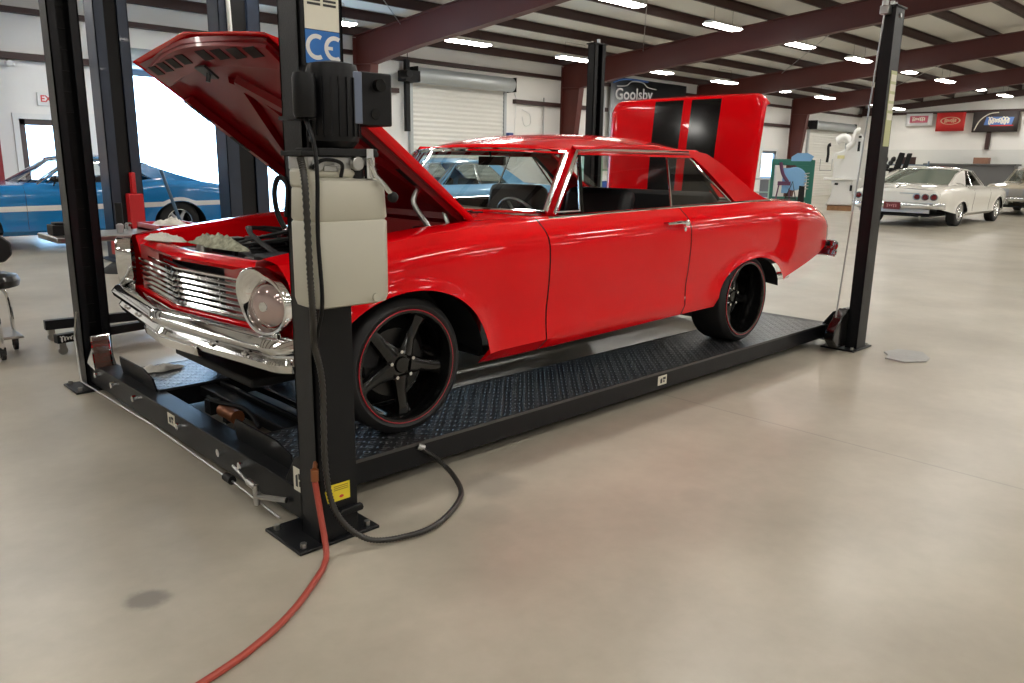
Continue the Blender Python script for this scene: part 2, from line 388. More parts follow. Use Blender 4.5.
# big opening: blue-grey lifted roller curtain in a coil above it, and guide rails
def roller(n, x0, x1, zt, closed, dz=.12):
    g = B(); g.cyl((x0 - .1, YB - .3, zt + dz), (x1 + .1, YB - .3, zt + dz), .20, n=24); d = struct(g.out('door_%d' % n, ALU))
    r = B(); r.b2((x0 - .09, YB - .12, 0), (x0, YB - .02, zt + .1)); r.b2((x1, YB - .12, 0), (x1 + .09, YB - .02, zt + .1)); r.out('guide_rail', ALU, d, smooth=0)
    for xx in (x0 - .12, x1 + .1): B().b2((xx, YB - .5, zt + dz - .2), (xx + .02, YB - .02, zt + dz + .2)).out('end_bracket', BLACKM, d, smooth=0)
    if closed:
        rows = []
        k = int(zt / .06)
        for i in range(k + 1):
            z = zt * i / k + .01; yy = YB - .075 + .016 * (i % 2) ; rows.append([(x0, yy, z), (x1, yy, z)])
        B().grid(rows).out('door_curtain', mat('door_curtain_white_%d' % n, (.72, .71, .66), .45, noise=.03), d, smooth=0)
    return d
d2 = roller(2, 3.5, 7.4, 3.02, False, .24)
d3 = roller(3, 11.15, 14.5, 3.42, True)
roller(5, 34.2, 38.3, 3.15, True)
g = B(); g.b2((3.5, YB - .1, 2.94), (7.4, YB - .06, 3.06)); g.out('door_curtain', mat('blue_grey_curtain', (.22, .34, .50), .4), d2, smooth=0)
# hoist gear of the closed door
t = thing('chain_hoist', 'black hoist bracket and rail at the top left of the closed white roller door', 'door hoist', (10.85, 13.8, 0))
B().b2((10.82, 13.72, 2.1), (10.94, 13.84, 3.9)).out('rail', BLACKM, t, smooth=0)
g = B(); g.b2((10.65, 13.5, 3.35), (11.12, 13.86, 3.62)); g.cyl((10.6, 13.6, 3.5), (10.62, 13.3, 3.5), .1); g.out('gear_housing', BLACKM, t, bevel=.01)
B().tube([(10.7, 13.5, 3.6), (10.7, 13.5, 4.3)], .01).out('hanger_rod', BLACKM, t)
t = B().b2((14.62, 13.78, 1.5), (14.80, 13.98, 2.2)).out('control_box', mat('blue_box_paint', (.03, .08, .28), .4), bevel=.01); tag(t, 'small blue box on the wall right of the closed white roller door', 'control box')
g = B(); g.tube([(14.9, 13.9, 3.4), (15.0, 13.9, 3.2), (14.95, 13.9, 2.2), (15.1, 13.9, 1.2)], .012); g.tube(spline([(15.3, 13.93, 2.9), (15.6, 13.93, 2.8), (15.65, 13.93, 2.5), (15.4, 13.93, 2.45), (15.3, 13.93, 2.7)], 5), .015)
tag(g.out('wall_cable', WHITE), 'pale cable looped on the wall between roller door and red column', 'cable')
g = B(); g.b2((2.30, YB - .05, 2.26), (2.72, YB - .003, 2.50)); t = g.out('exit_sign', WHITE, bevel=.008); tag(t, 'white sign with red letters above the small door with a bright pane', 'exit sign')
text('EXIT', .17, (2.51, YB - .053, 2.38), (1, 0, 0), (0, 0, 1), REDTXT, 'sign_letters', t, bold=.004, w=.32)
g = B()
for i in range(2): g.cyl((1.72 + .17 * i, YB - .03, 3.02), (1.72 + .17 * i, YB - .14, 2.98), .03, .06, 12)
g.b2((1.6, YB - .06, 2.95), (2.0, YB - .02, 3.03)); tag(g.out('emergency_wall_lamp', WHITE), 'small white twin head emergency lamp high on the wall above the exit sign', 'lamp')
g = B()
for a, b in ((-.3, 1.6),): g.b2((a, YB - .05, 0), (b, YB - .003, 2.0))
struct(g.out('door_6', mat('dull_red_door', (.33, .03, .03), .5), smooth=0))
# wall opening for a white second leaf door right of the bright pane
g = B(); g.b2((2.9, YB - .04, 0), (3.42, YB - .003, 2.15)); struct(g.out('trim_5', WHITE, bevel=.01))
# conduit lines on the back wall
g = B(); g.tube([(9.0, YB - .1, 0), (9.0, YB - .1, 3.8)], .03); g.tube([(16.2, YB - .1, 3.3), (16.2, YB - .1, 1.)], .02); struct(g.out('trim_6', STEEL))

# big banner
def banner_big():
    m = mat('dark_banner', (.03, .035, .045), .45)
    nt = m.node_tree; N = nt.nodes; L = nt.links; b = N['Principled BSDF']
    tc = N.new('ShaderNodeTexCoord'); mp = N.new('ShaderNodeMapping'); mp.inputs['Scale'].default_value = (.28, 1, .5); L.new(tc.outputs['Object'], mp.inputs[0])
    mp.inputs['Rotation'].default_value = (0, radians(22), 0)
    n = N.new('ShaderNodeTexNoise'); n.inputs['Scale'].default_value = 1.2; L.new(mp.outputs[0], n.inputs['Vector'])
    s = N.new('ShaderNodeSeparateXYZ'); L.new(mp.outputs[0], s.inputs[0])
    a = N.new('ShaderNodeMath'); a.operation = 'MULTIPLY_ADD'; a.inputs[1].default_value = .35; L.new(n.outputs[0], a.inputs[0]); L.new(s.outputs[0], a.inputs[2])
    r = N.new('ShaderNodeValToRGB'); e = r.color_ramp.elements; e[0].position = .0; e[0].color = (.40, .42, .45, 1); e[1].position = .42; e[1].color = (.014, .016, .02, 1)
    k = e.new(.22); k.color = (.10, .115, .14, 1)
    L.new(a.outputs[0], r.inputs[0]); L.new(r.outputs[0], b.inputs['Base Color'])
    x0, x1, z0, z1 = 19.3, 23.75, 1.2, 4.2; yy = YB - .2
    g = B(); rows = []
    for i in range(13):
        xx = x0 + (x1 - x0) * i / 12; rows.append([(xx, yy + .02 * sin(i * 1.3), z0), (xx, yy + .02 * sin(i * 1.1), z1)])
    g.grid(rows); o = g.out('wall_banner', m, solid=.004); tag(o, 'large dark banner with pale lettering and a car outline on the back wall', 'banner')
    lt = mat('banner_silver_print', (.55, .57, .6), .4); yt = yy - .035
    text('Goolsby', .52, (20.55, yt, 3.68), (1, 0, .05), (0, 0, 1), lt, 'letters', o, bold=.01, w=2.1)
    text('CUSTOMS', .2, (20.9, yt, 3.36), (1, 0, 0), (0, 0, 1), mat('banner_red_print', (.55, .12, .12), .4), 'letters', o, bold=.004, w=1.9)
    B().tube(spline([(19.6, yt, 3.90), (20.1, yt, 3.95), (20.4, yt, 4.10), (21.0, yt, 4.11), (21.3, yt, 3.98), (21.8, yt, 3.94)], 6), .018, 6).out('car_outline', lt, o)
    B().tube(spline([(19.4, yt, 4.0), (19.8, yt, 4.12), (20.4, yt, 4.17), (21.3, yt, 4.16)], 6), .03, 6).out('blue_swoosh', mat('banner_blue_print', (.05, .15, .5), .4), o)
    g = B()
    for i in range(2): g.lathe([(.18, 0), (.24, 0)], (19.75 + .62 * i, yt, 2.15), (0, 1, 0), 24)
    g.b2((19.4, yt, 1.85), (19.42, yt + .004, 2.5)); g.b2((20.75, yt, 1.85), (20.77, yt + .004, 2.5)); g.out('emblem', lt, o, solid=.004)
banner_big()
g = B(); g.prism([(18.55, YB - .25, 0.0), (18.95, YB - .22, 0.0), (19.05, YB - .2, 3.75), (18.85, YB - .25, 3.75)], (0, .01, 0)); tag(g.out('flag', mat('grey_flag', (.45, .47, .52), .6)), 'narrow pale grey flag hanging between red column and dark banner', 'flag')
# banners on the far end wall
def small_banner(ya, yb, za, zb, m, m2, kind, label, cat='banner'):
    xx = XR - .25; rows = []
    for i in range(9):
        q = i / 8; yy = ya + (yb - ya) * q; rows.append([(xx - .02 * sin(i), yy, za), (xx - .015 * cos(i * 1.2), yy, zb)])
    o = B().grid(rows).out('wall_banner', m, solid=.004); tag(o, label, cat, None)
    cy = (ya + yb) / 2; cz = (za + zb) / 2; w = abs(ya - yb); h = zb - za; xt = xx - .045
    if kind == 0:
        g = B(); g.prism([(xt, cy + w * .34, cz - h * .26), (xt, cy - w * .34, cz - h * .26), (xt, cy - w * .36, cz + h * .3), (xt, cy + w * .34, cz + h * .3)], (.004, 0, 0)); g.out('red_panel', m2, o)
        scrawl(h * .3, (xt - .004, cy, cz + .02), (0, -1, 0), (0, 0, 1), STK, 'script_mark', o, w * .5)
    if kind == 1:
        g = B(); g.lathe([(.36, 0), (.42, 0)], (xt, cy, cz + .05), (1, 0, 0), 32, sx=.42, sy=1.05); g.out('oval_emblem', m2, o, solid=.004)
        scrawl(h * .2, (xt - .004, cy, cz + .05), (0, -1, 0), (0, 0, 1), m2, 'script_mark', o, w * .42)
    if kind == 2:
        B().tube(spline([(xt, cy + w * .44, za + .08), (xt, cy + w * .34, cz + .05), (xt, cy + w * .15, zb - .12), (xt, cy - .1, zb - .06)], 6), .022, 6).out('white_swoosh', STK, o)
        g = B(); g.prism([(xt, cy + w * .24, cz - h * .16), (xt, cy - w * .36, cz - h * .16), (xt, cy - w * .40, cz + h * .2), (xt, cy + w * .2, cz + h * .24)], (.004, 0, 0)); g.out('blue_panel', m2, o)
        scrawl(h * .32, (xt - .012, cy - w * .08, cz + h * .04), (0, -1, 0), (0, 0, 1), STK, 'script_mark', o, w * .46)
        g = B(); g.b2((xt - .004, cy + w * .1, cz - h * .22), (xt, cy - w * .4, cz - h * .17)); g.out('red_line', REDTXT, o, smooth=0)
small_banner(11.6, 10.4, 3.4, 3.97, mat('white_banner', (.70, .70, .72), .5), mat('crimson_print', (.42, .06, .10), .5), 0, 'white banner with a crimson panel on the far wall, leftmost of three')
small_banner(10.2, 8.95, 3.12, 3.97, mat('red_banner', (.62, .03, .03), .5), mat('gold_print', (.72, .45, .30), .5), 1, 'red banner with an oval emblem high on the far wall')
small_banner(8.62, 6.75, 3.05, 3.97, mat('charcoal_banner', (.06, .05, .05), .5), mat('blue_print', (.10, .20, .50), .5), 2, 'wide charcoal banner with a blue emblem high on the far wall')

# ------------------------------------------------------------------ ceiling lights
def lamp_proto():
    t = thing('ceiling_light', '', 'ceiling light', (0, 0, 0), 0, 'long ceiling lamps')
    g = B(); g.prism([(-.62, -.17, .03), (-.62, -.1, .09), (-.62, .1, .09), (-.62, .17, .03)], (1.24, 0, 0)); g.out('housing', WHITE, t, smooth=0)
    g = B(); g.prism([(-.6, -.165, .028), (-.6, -.13, 0), (-.6, .13, 0), (-.6, .165, .028)], (1.2, 0, 0)); g.out('diffuser', LAMP, t, smooth=0)
    g = B(); g.tube([(-.4, 0, .09), (-.4, 0, .42), (.4, 0, .42), (.4, 0, .09)], .004, 5); g.out('hanger_wire', BLACKM, t)
    return t
P0 = lamp_proto(); first = True; lamp_kids = kids(P0)
XS = [10.95 - 3.82 * 5 + 3.82 * i for i in range(13)]
for ri, (yy, zz) in enumerate(((11.4, 4.08), (7.03, 4.48), (.4, 4.95), (-4.4, 5.0), (-8.2, 4.8), (-13.5, 4.4))):
    for i, xx in enumerate(XS):
        xx = xx + (.25 if ri % 2 else 0) + (1.9 if ri == 2 else 0)
        if not (XL + 1 < xx < XR - 1): continue
        if first: o = P0; first = False
        else:
            o = P0.copy(); C.objects.link(o)
            for k in lamp_kids: c = k.copy(); C.objects.link(c); c.parent = o
        o.location = (xx, yy, zz)
        if ri == 0: o['group'] = 'lamps of the row nearest the back wall'; o['label'] = 'long white ceiling lamp in the row nearest the back wall'
        elif ri == 1: o['group'] = 'lamps of the second row from the back wall'; o['label'] = 'long white ceiling lamp in the second row from the back wall'
        else: o['group'] = 'lamps of the rows nearer the viewer'; o['label'] = 'long white ceiling lamp in a row nearer the viewer'

# ------------------------------------------------------------------ wheels
def wheel(root, c, sg, R, w, rr, spoke=BLACKG, lip=BLACKG, stripe=None, nsp=5, dish=.35, lugs=CHROME, detail=True, name='tire', face=None):
    c = V(c); ax = (0, sg, 0); h = w / 2
    g = B(); g.lathe([(rr, -h * .9), (rr + .02, -h), (R - .03, -h * .98), (R - .008, -h * .86), (R, -h * .7), (R, h * .7), (R - .008, h * .86), (R - .03, h * .98), (rr + .022, h), (rr + .004, h * .94), (rr, h * .9)], c, ax, 56)
    for q in (-.35, 0, .35): pass
    t = g.out(name, RUBBER, root)
    g = B(); g.lathe([(rr + .003, h * .94), (rr + .001, h * 1.0), (rr - .010, h * .99), (rr - .018, h * .84), (rr - .022, h * .2), (rr - .03, -h * .8), (rr + .004, -h * .9)], c, ax, 56); g.out('rim', lip, t)
    if stripe: B().lathe([(rr + .001, h * 1.003), (rr + .0035, h * 1.012), (rr + .006, h * .99)], c, ax, 56).out('red_pinstripe', stripe, t)
    g = B(); hf = h * dish; a = V(ax)
    def P(r, th, hh): return c + a * hh + V((cos(th) * r, 0, sin(th) * r))
    for k in range(nsp):
        th = 2 * pi * k / nsp - .21
        ri, ro = rr * .20, rr - .019
        secs = []
        for q, wd, dz in ((ri, .20 * rr, .012), (rr * .5, .13 * rr, -.004), (rr * .78, .115 * rr, -.002), (ro, .17 * rr, .006)):
            u = V((cos(th), 0, sin(th))); p = V((-sin(th), 0, cos(th))); b = c + u * q + a * (hf + dz)
            secs.append([b - p * wd - a * .022, b - p * wd * .8, b - p * wd * .25 + a * .008, b + p * wd * .25 + a * .008, b + p * wd * .8, b + p * wd - a * .022, b - a * .035])
        g.grid(secs, cv=True)
    g.lathe([(0, hf + .025), (rr * .13, hf + .022), (rr * .15, hf + .012), (rr * .30, hf + .008), (rr * .33, hf - .02), (0, hf - .04)], c, ax, 32)
    g.out('spokes', spoke, t, smooth=30)
    if detail:
        g = B()
        for k in range(5):
            th = 2 * pi * (k + .5) / 5 - .21; g.cyl(P(rr * .245, th, hf), P(rr * .245, th, hf + .028), .010, .008, 8)
        g.outs('lug_nut', lugs, t)
        g = B(); g.lathe([(.05, -h * .1), (rr * .62, -h * .1), (rr * .62, -h * .25), (.05, -h * .25)], c, ax, 40); g.out('brake_disc', mat('brake_steel', (.10, .10, .10), .4, .8) if 'bd' not in globals() else bd, t)
        g = B(); g.prism([P(rr * .40, 2.2, -h * .32), P(rr * .70, 2.3, -h * .32), P(rr * .74, 2.7, -h * .32), P(rr * .70, 3.1, -h * .32), P(rr * .42, 3.2, -h * .32)], V(ax) * h * .35); g.out('brake_caliper', BLACKM, t)
    return t
bd = mat('brake_steel', (.035, .035, .035), .4, .8)
RSTR = mat('dark_red_pinstripe', (.45, .015, .03), .3)

# ------------------------------------------------------------------ car body surfaces
SEC = [(0, .915), (.06, .955), (.10, .988), (.13, .984), (.3, .978), (.5, .992), (.7, 1.), (.8, .998), (.87, .985), (.93, .955), (.97, .92), (1., .895)]
class Car:
    def __init__(s, low, belt, plan, arches, zs, sec=SEC, flare=.022):
        s.low, s.belt, s.plan, s.arches, s.zs, s.sec, s.flare = low, belt, plan, arches, zs, sec, flare
    def lo(s, x):
        z = tab(s.low, x)
        for xc, zc, rx, rz in s.arches:
            if abs(x - xc) <= rx: z = max(z, zc + rz * sqrt(max(0, 1 - ((x - xc) / rx)**2)))
        return z
    def y(s, x, z):
        zb = tab(s.belt, x); t = (z - s.zs) / (zb - s.zs); r = tab(s.plan, x) * tab(s.sec, t)
        for xc, zc, rx, rz in s.arches:
            if z > zc - .03 and abs(x - xc) < rx * 1.5:
                d = sqrt(((x - xc) / rx)**2 + ((z - zc) / rz)**2) - 1
                r += s.flare * exp(-(d / .10)**2)
        return r
    def xs(s, x0, x1, n=.06):
        X = set(); k = max(1, int((x1 - x0) / n))
        for i in range(k + 1): X.add(round(x0 + (x1 - x0) * i / k, 4))
        for xc, zc, rx, rz in s.arches:
            for i in range(33):
                q = xc - rx * cos(pi * i / 32)
                for e in ((-.0015, .0015) if i in (0, 32) else (0,)):
                    if x0 < q + e < x1: X.add(round(q + e, 4))
        return sorted(X)
    def side(s, x0, x1, sg, inner=None, crown=.012):
        rows = []
        for x in s.xs(x0, x1):
            lo = s.lo(x); zb = tab(s.belt, x); r = []
            for i in range(23):
                t = i / 22; t = t**.85 if t > .0 else 0
                z = lo + (zb - lo) * (1 - (1 - t)**1.35); r.append((x, sg * s.y(x, z), z))
            if inner:
                yi = inner(x); yt = s.y(x, zb)
                for q in (.25, .6, 1.): r.append((x, sg * (yt + (yi - yt) * q), zb + crown * sin(q * pi / 2)))
            rows.append(r)
        return rows

def greenhouse(root, G, paint, gl, chrome, detail=False, name_roof='roof'):
    """G: dict WB, WT, RT, RB as (x, z, y); zc crown; bows; C polygon; belt y/z"""
    (wbx, wbz, wby), (wtx, wtz, wty), (rtx, rtz, rty), (rbx, rbz, rby) = G['WB'], G['WT'], G['RT'], G['RB']
    bb, bt, br, brb = G.get('bow', (.25, .12, .05, .08))
    cr = G.get('crown', .055)
    nv = 20
    def vv(j): return -1 + 2 * j / nv
    rows = []
    nu = 16
    for i in range(nu + 1):
        u = i / nu; r = []
        for j in range(nv + 1):
            v = vv(j); xf = wtx - bt * (1 - v * v); xr = rtx + br * (1 - v * v); yw = wty + (rty - wty) * u + .035 * sin(pi * u)
            zz = wtz + (rtz - wtz) * u + G.get('arc', .05) * sin(pi * min(1, u * 1.0))
            kc = .30 + .70 * sin(pi / 2 * min(1, u / .35)) if u < .35 else 1 - .25 * max(0, (u - .8) / .2); r.append((xf + (xr - xf) * u, v * yw, zz + .012 + cr * kc * (1 - abs(v)**3)))
        r = [(r[0][0], r[0][1] - .012, r[0][2] - .035)] + r + [(r[-1][0], r[-1][1] + .012, r[-1][2] - .035)]
        rows.append(r)
    roof = B().grid(rows).out(name_roof, paint, root, smooth=40, solid=.012, off=-1)
    # windscreen
    def sheet(e0, e1, n=10, m=1.):
        return [[tuple(V(a) + (V(b) - V(a)) * (i / n)) for a, b in zip(e0, e1)] for i in range(n + 1)]
    w0 = [(wbx - bb * (1 - vv(j)**2), vv(j) * wby, wbz + .0) for j in range(nv + 1)]
    w1 = [(wtx - bt * (1 - vv(j)**2), vv(j) * wty, wtz + cr * .26 * (1 - abs(vv(j))**3)) for j in range(nv + 1)]
    B().grid(sheet(w0, w1)).out('windshield', gl, root, smooth=60)
    b0 = [(rtx + br * (1 - vv(j)**2), vv(j) * rty, rtz + cr * .7 * (1 - abs(vv(j))**3)) for j in range(nv + 1)]
    b1 = [(rbx + brb * (1 - vv(j)**2), vv(j) * rby, rbz) for j in range(nv + 1)]
    B().grid(sheet(b0, b1)).out('rear_window', G.get('rgl', gl), root, smooth=60)
    g = B(); g.tube(w0, .011, 6); g.tube(w1, .011, 6); g.tube([w0[0], w1[0]], .013, 6); g.tube([w0[-1], w1[-1]], .013, 6); g.out('windshield_trim', chrome, root)
    g = B(); g.tube(b0, .010, 6); g.tube(b1, .012, 6); g.out('rear_window_trim', chrome, root)
    # pillars
    yb, zb, yr, zr = G['ybelt'], G['zbelt'], G['yrail'], G['zrail']
    def gy(z): return yb + (yr - yb) * (z - zb) / (zr - zb)
    for sg in (-1, 1):
        g = B(); a = V((wbx, sg * wby, wbz - .02)); b = V((wtx, sg * wty, wtz)); pts = [a, b]
        ax2 = V((wbx + G.get('aw', .07), sg * (wby + .015), wbz - .02)); bx2 = V((wtx + G.get('aw', .07) * .9, sg * (wty + .02), wtz))
        ins = V((0, -sg * .035, 0))
        g.add([a, ax2, bx2, b, a + ins, ax2 + ins, bx2 + ins, b + ins], [(0, 1, 2, 3), (4, 7, 6, 5), (0, 3, 7, 4), (1, 5, 6, 2), (0, 4, 5, 1), (3, 2, 6, 7)])
        g.out('windshield_pillar', paint, root, bevel=.008)
        g = B(); n_ = len(G['C']); base = [(x, sg * gy(z), z) for x, z in G['C']]
        rb_in = []
        for (x, y, z) in base: rb_in.append((x, y - sg * .03, z))
        g.add(base + rb_in, [tuple(range(n_)), tuple(range(2 * n_ - 1, n_ - 1, -1))] + [(i, (i + 1) % n_, n_ + (i + 1) % n_, n_ + i) for i in range(n_)])
        # return of the pillar round to the rear window
        ed = G['Cedge']
        r1 = [(x, sg * gy(z), z) for x, z in ed]; r2_ = []
        for (x, z) in ed:
            q = (rtz - z) / (rtz - rbz) if rtz != rbz else 0; q = max(0, min(1, q)); r2_.append((rtx + (rbx - rtx) * q, sg * (rty + (rby - rty) * q), rtz + (rbz - rtz) * q))
        g.grid([r1, [tuple((V(p) * .5 + V(q_) * .5) + V((.008, sg * .012, .008))) for p, q_ in zip(r1, r2_)], r2_])
        g.out('rear_pillar', paint, root, smooth=50)
        # side glass
        for nm, poly in G['side']:
            g = B(); pl = [(x, sg * (gy(z) - .012), z) for x, z in poly]; g.add(pl, [tuple(range(len(pl)))]); sgls = g.out(nm, G.get('sgl', gl), root, smooth=0)
            g = B(); g.tube(pl + [pl[0]], .007, 6); g.out('window_trim', chrome, sgls)
        g = B(); g.tube([(x, sg * (gy(z) + .008), z) for x, z in G['drip']], .009, 6); g.out('drip_rail', chrome, root)
    return roof

# ================================================================== THE RED CAR
HR = .163
nova = thing('car', 'red classic two door hardtop on the lift, hood and trunk lid open', 'car', (1.4, 0, HR))
low = [(-.62, .62), (-.45, .55), (.46, .40), (.8, .405), (2.2, .445), (2.4, .45), (3.26, .55), (3.5, .60), (3.8, .68), (4.06, .78)]
belt = [(-.62, .915), (-.5, .94), (-.2, .975), (.2, 1.02), (.6, 1.045), (.95, 1.055), (1.6, 1.068), (2.4, 1.083), (3.0, 1.093), (3.5, 1.085), (3.78, 1.06), (3.95, 1.02), (4.04, .97), (4.06, .94)]
plan = [(-.62, .835), (-.56, .862), (-.4, .885), (0, .90), (.8, .905), (2., .905), (2.8, .905), (3.2, .902), (3.6, .895), (3.85, .88), (4.0, .855), (4.06, .82)]
N_ = Car(low, belt, plan, [(0., .455, .43, .345), (2.83, .50, .43, .235)], .40)
def inner(x):
    if x < .52: return .655
    if x < .80: return .655 + (.775 - .655) * (x - .52) / .28
    if x < 2.95: return .775
    return max(.66, .775 - (x - 2.95) * .45)
fend = {}
for sg in (-1, 1):
    fend[sg] = B().grid(N_.side(-.535, .826, sg, inner)).out('front_fender', RED, nova, smooth=50)
    dr = B().grid(N_.side(.836, 2.046, sg, lambda x: .775)).out('door', RED, nova, smooth=50)
    yh = .893; z = 1.0
    g = B(); g.tube([(1.80, sg * (yh + .022), z + .002), (1.90, sg * (yh + .034), z + .006), (1.97, sg * (yh + .03), z + .004)], [.007, .010, .012], 8); g.ball((1.985, sg * (yh + .02), z), .02, 10, (1, .8, 1)); g.tube([(1.8, sg * (yh - .01), z), (1.8, sg * (yh + .022), z + .002)], .008, 6)
    g.cyl((1.985, sg * (yh - .01), z - .04), (1.985, sg * (yh + .012), z - .04), .012, n=12); g.out('door_handle', CHROME, dr)
    B().grid(N_.side(2.056, 4.06, sg, inner)).out('quarter_panel', RED, nova, smooth=50)
    # belt moulding
    pts = [(x, sg * (N_.y(x, tab(belt, x)) - .012), tab(belt, x) + .004) for x in [.92 + .05 * i for i in range(46)]]
    B().tube(pts, .009, 6).out('belt_moulding', CHROME, nova)
    # wheel wells
    for xc, zc, rx, rz in N_.arches:
        g = B(); rows = []
        for yy in (.60, .70, .86): rows.append([(xc + (rx + .004) * cos(a * pi / 16), sg * yy, zc + (rz + .004) * sin(a * pi / 16) + (.02 if yy < .8 else 0)) for a in range(17)])
        g.grid(rows); g.add([rows[0][i] for i in range(17)] + [(xc, sg * .60, zc)], [(i, i + 1, 17) for i in range(16)]); g.out('wheel_well', BLACKM, nova)
# door gap shadows: black tubes behind the seams stand in for the shade
g = B()
for sg in (-1, 1):
    for xx in (.831, 2.051):
        pts = []
        for i in range(14):
            z = N_.lo(xx) + .01 + (tab(belt, xx) - N_.lo(xx) - .012) * i / 13; pts.append((xx, sg * (N_.y(xx, z) - .016), z))
        g.tube(pts, .012, 5)
g.out('door_gap_shade', BLACKM, nova)
# underbody, floor and firewall
g = B(); g.b2((.46, -.80, .42), (2.38, .80, .47)); g.b2((-.5, -.42, .36), (.5, .42, .40)); g.b2((2.3, -.55, .46), (3.8, .55, .56)); g.b2((.4, -.08, .33), (3.0, .08, .43)); g.out('floor_pan', BLACKM, nova, bevel=.01)
g = B(); g.b2((.505, -.74, .45), (.525, .74, 1.03)); g.out('firewall', REDM, nova, smooth=0)
g = B(); rows = []
for i in range(6):
    u = i / 5; r = []
    for j in range(17):
        v = -1 + 2 * j / 16; xf = .54; xb = 1.0 - .27 * (1 - v * v) + .03; r.append((xf + (xb - xf) * u, v * (.70 + .07 * u), 1.04 + .02 * u + .025 * (1 - v * v)))
    rows.append(r)
g.grid(rows); cow = g.out('cowl', RED, nova, smooth=50, solid=.006)
g = B()
for i in range(14): g.b2((.66, -.52 + .08 * i, 1.074), (.665 + .07, -.505 + .08 * i, 1.083))
g.out('cowl_vents', BLACKM, cow, smooth=0)
for sg in (-1, 1):
    g = B(); rows = []
    for x in [-.56 + .106 * i for i in range(11)]:
        zt = tab(belt, x) + .010; rows.append([(x, sg * .655, zt), (x, sg * .64, zt - .03), (x, sg * .60, zt - .10), (x, sg * .56, zt - .24), (x, sg * .50, .62), (x, sg * .46, .5)])
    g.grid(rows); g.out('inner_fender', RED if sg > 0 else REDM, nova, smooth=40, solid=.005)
# nose: V shaped in plan
def fx(y): return -.622 + .085 * abs(y) / .7
def vbar(z0, z1, d0, d1, y0=-.66, y1=.66, n=14, th=.02):
    g = B(); rows = []
    for i in range(n + 1):
        y = y0 + (y1 - y0) * i / n; x = fx(y); rows.append([(x + d0, y, z0), (x + d1, y, z1), (x + d1 + th, y, z1), (x + d0 + th, y, z0)])
    g.grid(rows, cv=True); return g
g = B(); rows = []
for i in range(21):
    y = -.80 + 1.6 * i / 20; a = abs(y); x = fx(y) + (.05 * max(0, (a - .6) / .2)); zt = .912 - .005 * (a > .6); rows.append([(x + .04, y, .880), (x + .01, y, .885), (x + .0, y, .90), (x + .02, y, zt + .008), (x + .07, y, zt + .010), (x + .07, y, zt - .03)])
g.grid(rows); g.out('header_panel', RED, nova, smooth=45, solid=.005)
g = B(); rows = []
for i in range(29):
    y = -.86 + 1.72 * i / 28; a = abs(y); x = fx(y) + .6 * max(0, a - .74)**1.3 * 2; rows.append([(x + .03, y, .690), (x - .02, y, .675), (x - .015, y, .64), (x + .03, y, .58), (x + .08, y, .52)])
g.grid(rows); g.out('front_valance', RED, nova, smooth=45, solid=.005)
for sg in (-1, 1):   # fender fronts beside the lamps
    g = B(); rows = []
    for i in range(7):
        y = .665 + .185 * i / 6; x = fx(y) + .075 + .3 * max(0, y - .78); rows.append([(x, sg * y, .70), (x - .01, sg * y, .78), (x - .01, sg * y, .85), (x, sg * y, .91), (x + .03, sg * y, .93)])
    g.grid(rows); g.out('fender_nose', RED, nova, smooth=45, solid=.005)
# grille
gr = vbar(.675, .838, .060, .050).out('grille', BLACKM, nova, smooth=0)
for k in range(6):
    z = .70 + .0262 * k
    g = B(); rows = []; e = .64 - .008 * k
    for i in range(15):
        y = -e + 2 * e * i / 14; x = fx(y) + .004 - .004 * k; x -= .006; rows.append([(x, y, z - .0075), (x - .007, y, z - .001), (x, y, z + .0075), (x + .006, y, z + .006), (x + .006, y, z - .006)])
    g.grid(rows, cv=True); g.out('grille_bar', CHROME, gr, smooth=25)
g = B()
for i in range(13):
    y = -.58 + 1.16 * i / 12; g.box((fx(y) + .03, y, .765), (.004, .003, .14))
g.out('grille_upright', STEEL, gr, smooth=0)
g = vbar(.684, .694, -.006, -.006, -.64, .64, th=.03); g.out('grille_frame', CHROME, gr, smooth=25)
g = vbar(.840, .852, .0, .0, -.60, .60, th=.02); g.out('grille_frame', CHROME, gr, smooth=25)
# head lamps in teardrop bezels
for sg in (-1, 1):
    c = V((-.572, sg * .775, .785)); nrm = V((-.92, sg * .39, .0)).normalized(); u = V((0, 0, 1)); w = V((-nrm.y, nrm.x, 0)) * (1 if sg < 0 else -1)   # w points to the middle of the car
    if (w.y * sg) > 0: w = -w
    def ring(r, d, ext):
        out = []
        for i in range(48):
            a = 2 * pi * i / 48; rr = r * (1 + ext * max(0, cos(a - .80))**4); out.append(c + nrm * d + w * (cos(a) * rr) + u * (sin(a) * rr * 1.06))
        return out
    g = B(); g.grid([ring(.104, -.03, .50), ring(.107, .030, .50), ring(.103, .040, .48), ring(.094, .038, .25), ring(.084, .018, .0), ring(.080, .010, 0)], cv=True)
    bz = g.out('headlamp_bezel', CHROME, nova, smooth=40)
    g = B(); rows = [[c + nrm * d + w * (cos(2 * pi * i / 40) * r) + u * (sin(2 * pi * i / 40) * r) for i in range(40)] for r, d in ((.082, .012), (.070, .026), (.05, .036), (.02, .041), (.001, .042))]
    g.grid(rows, cv=True); g.out('headlamp_lens', LENS, bz, smooth=60)
    g = B(); g.lathe([(.0, .046), (.018, .045), (.02, .038)], c, nrm, 16); g.out('lamp_bulb_cap', CHROME, bz)
    # parking lamp
    g = B(); pc = V((fx(.76) - .045, sg * .775, .668)); R = MX.Rotation(sg * .14, 3, 'Z'); g.box(pc, (.02, .155, .042), R); pk = g.out('parking_lamp', CHROME, nova, bevel=.004)
    g = B(); g.box(pc + V((-.008, 0, 0)), (.012, .125, .026), R); g.out('lamp_lens', AMBER, pk, bevel=.003)
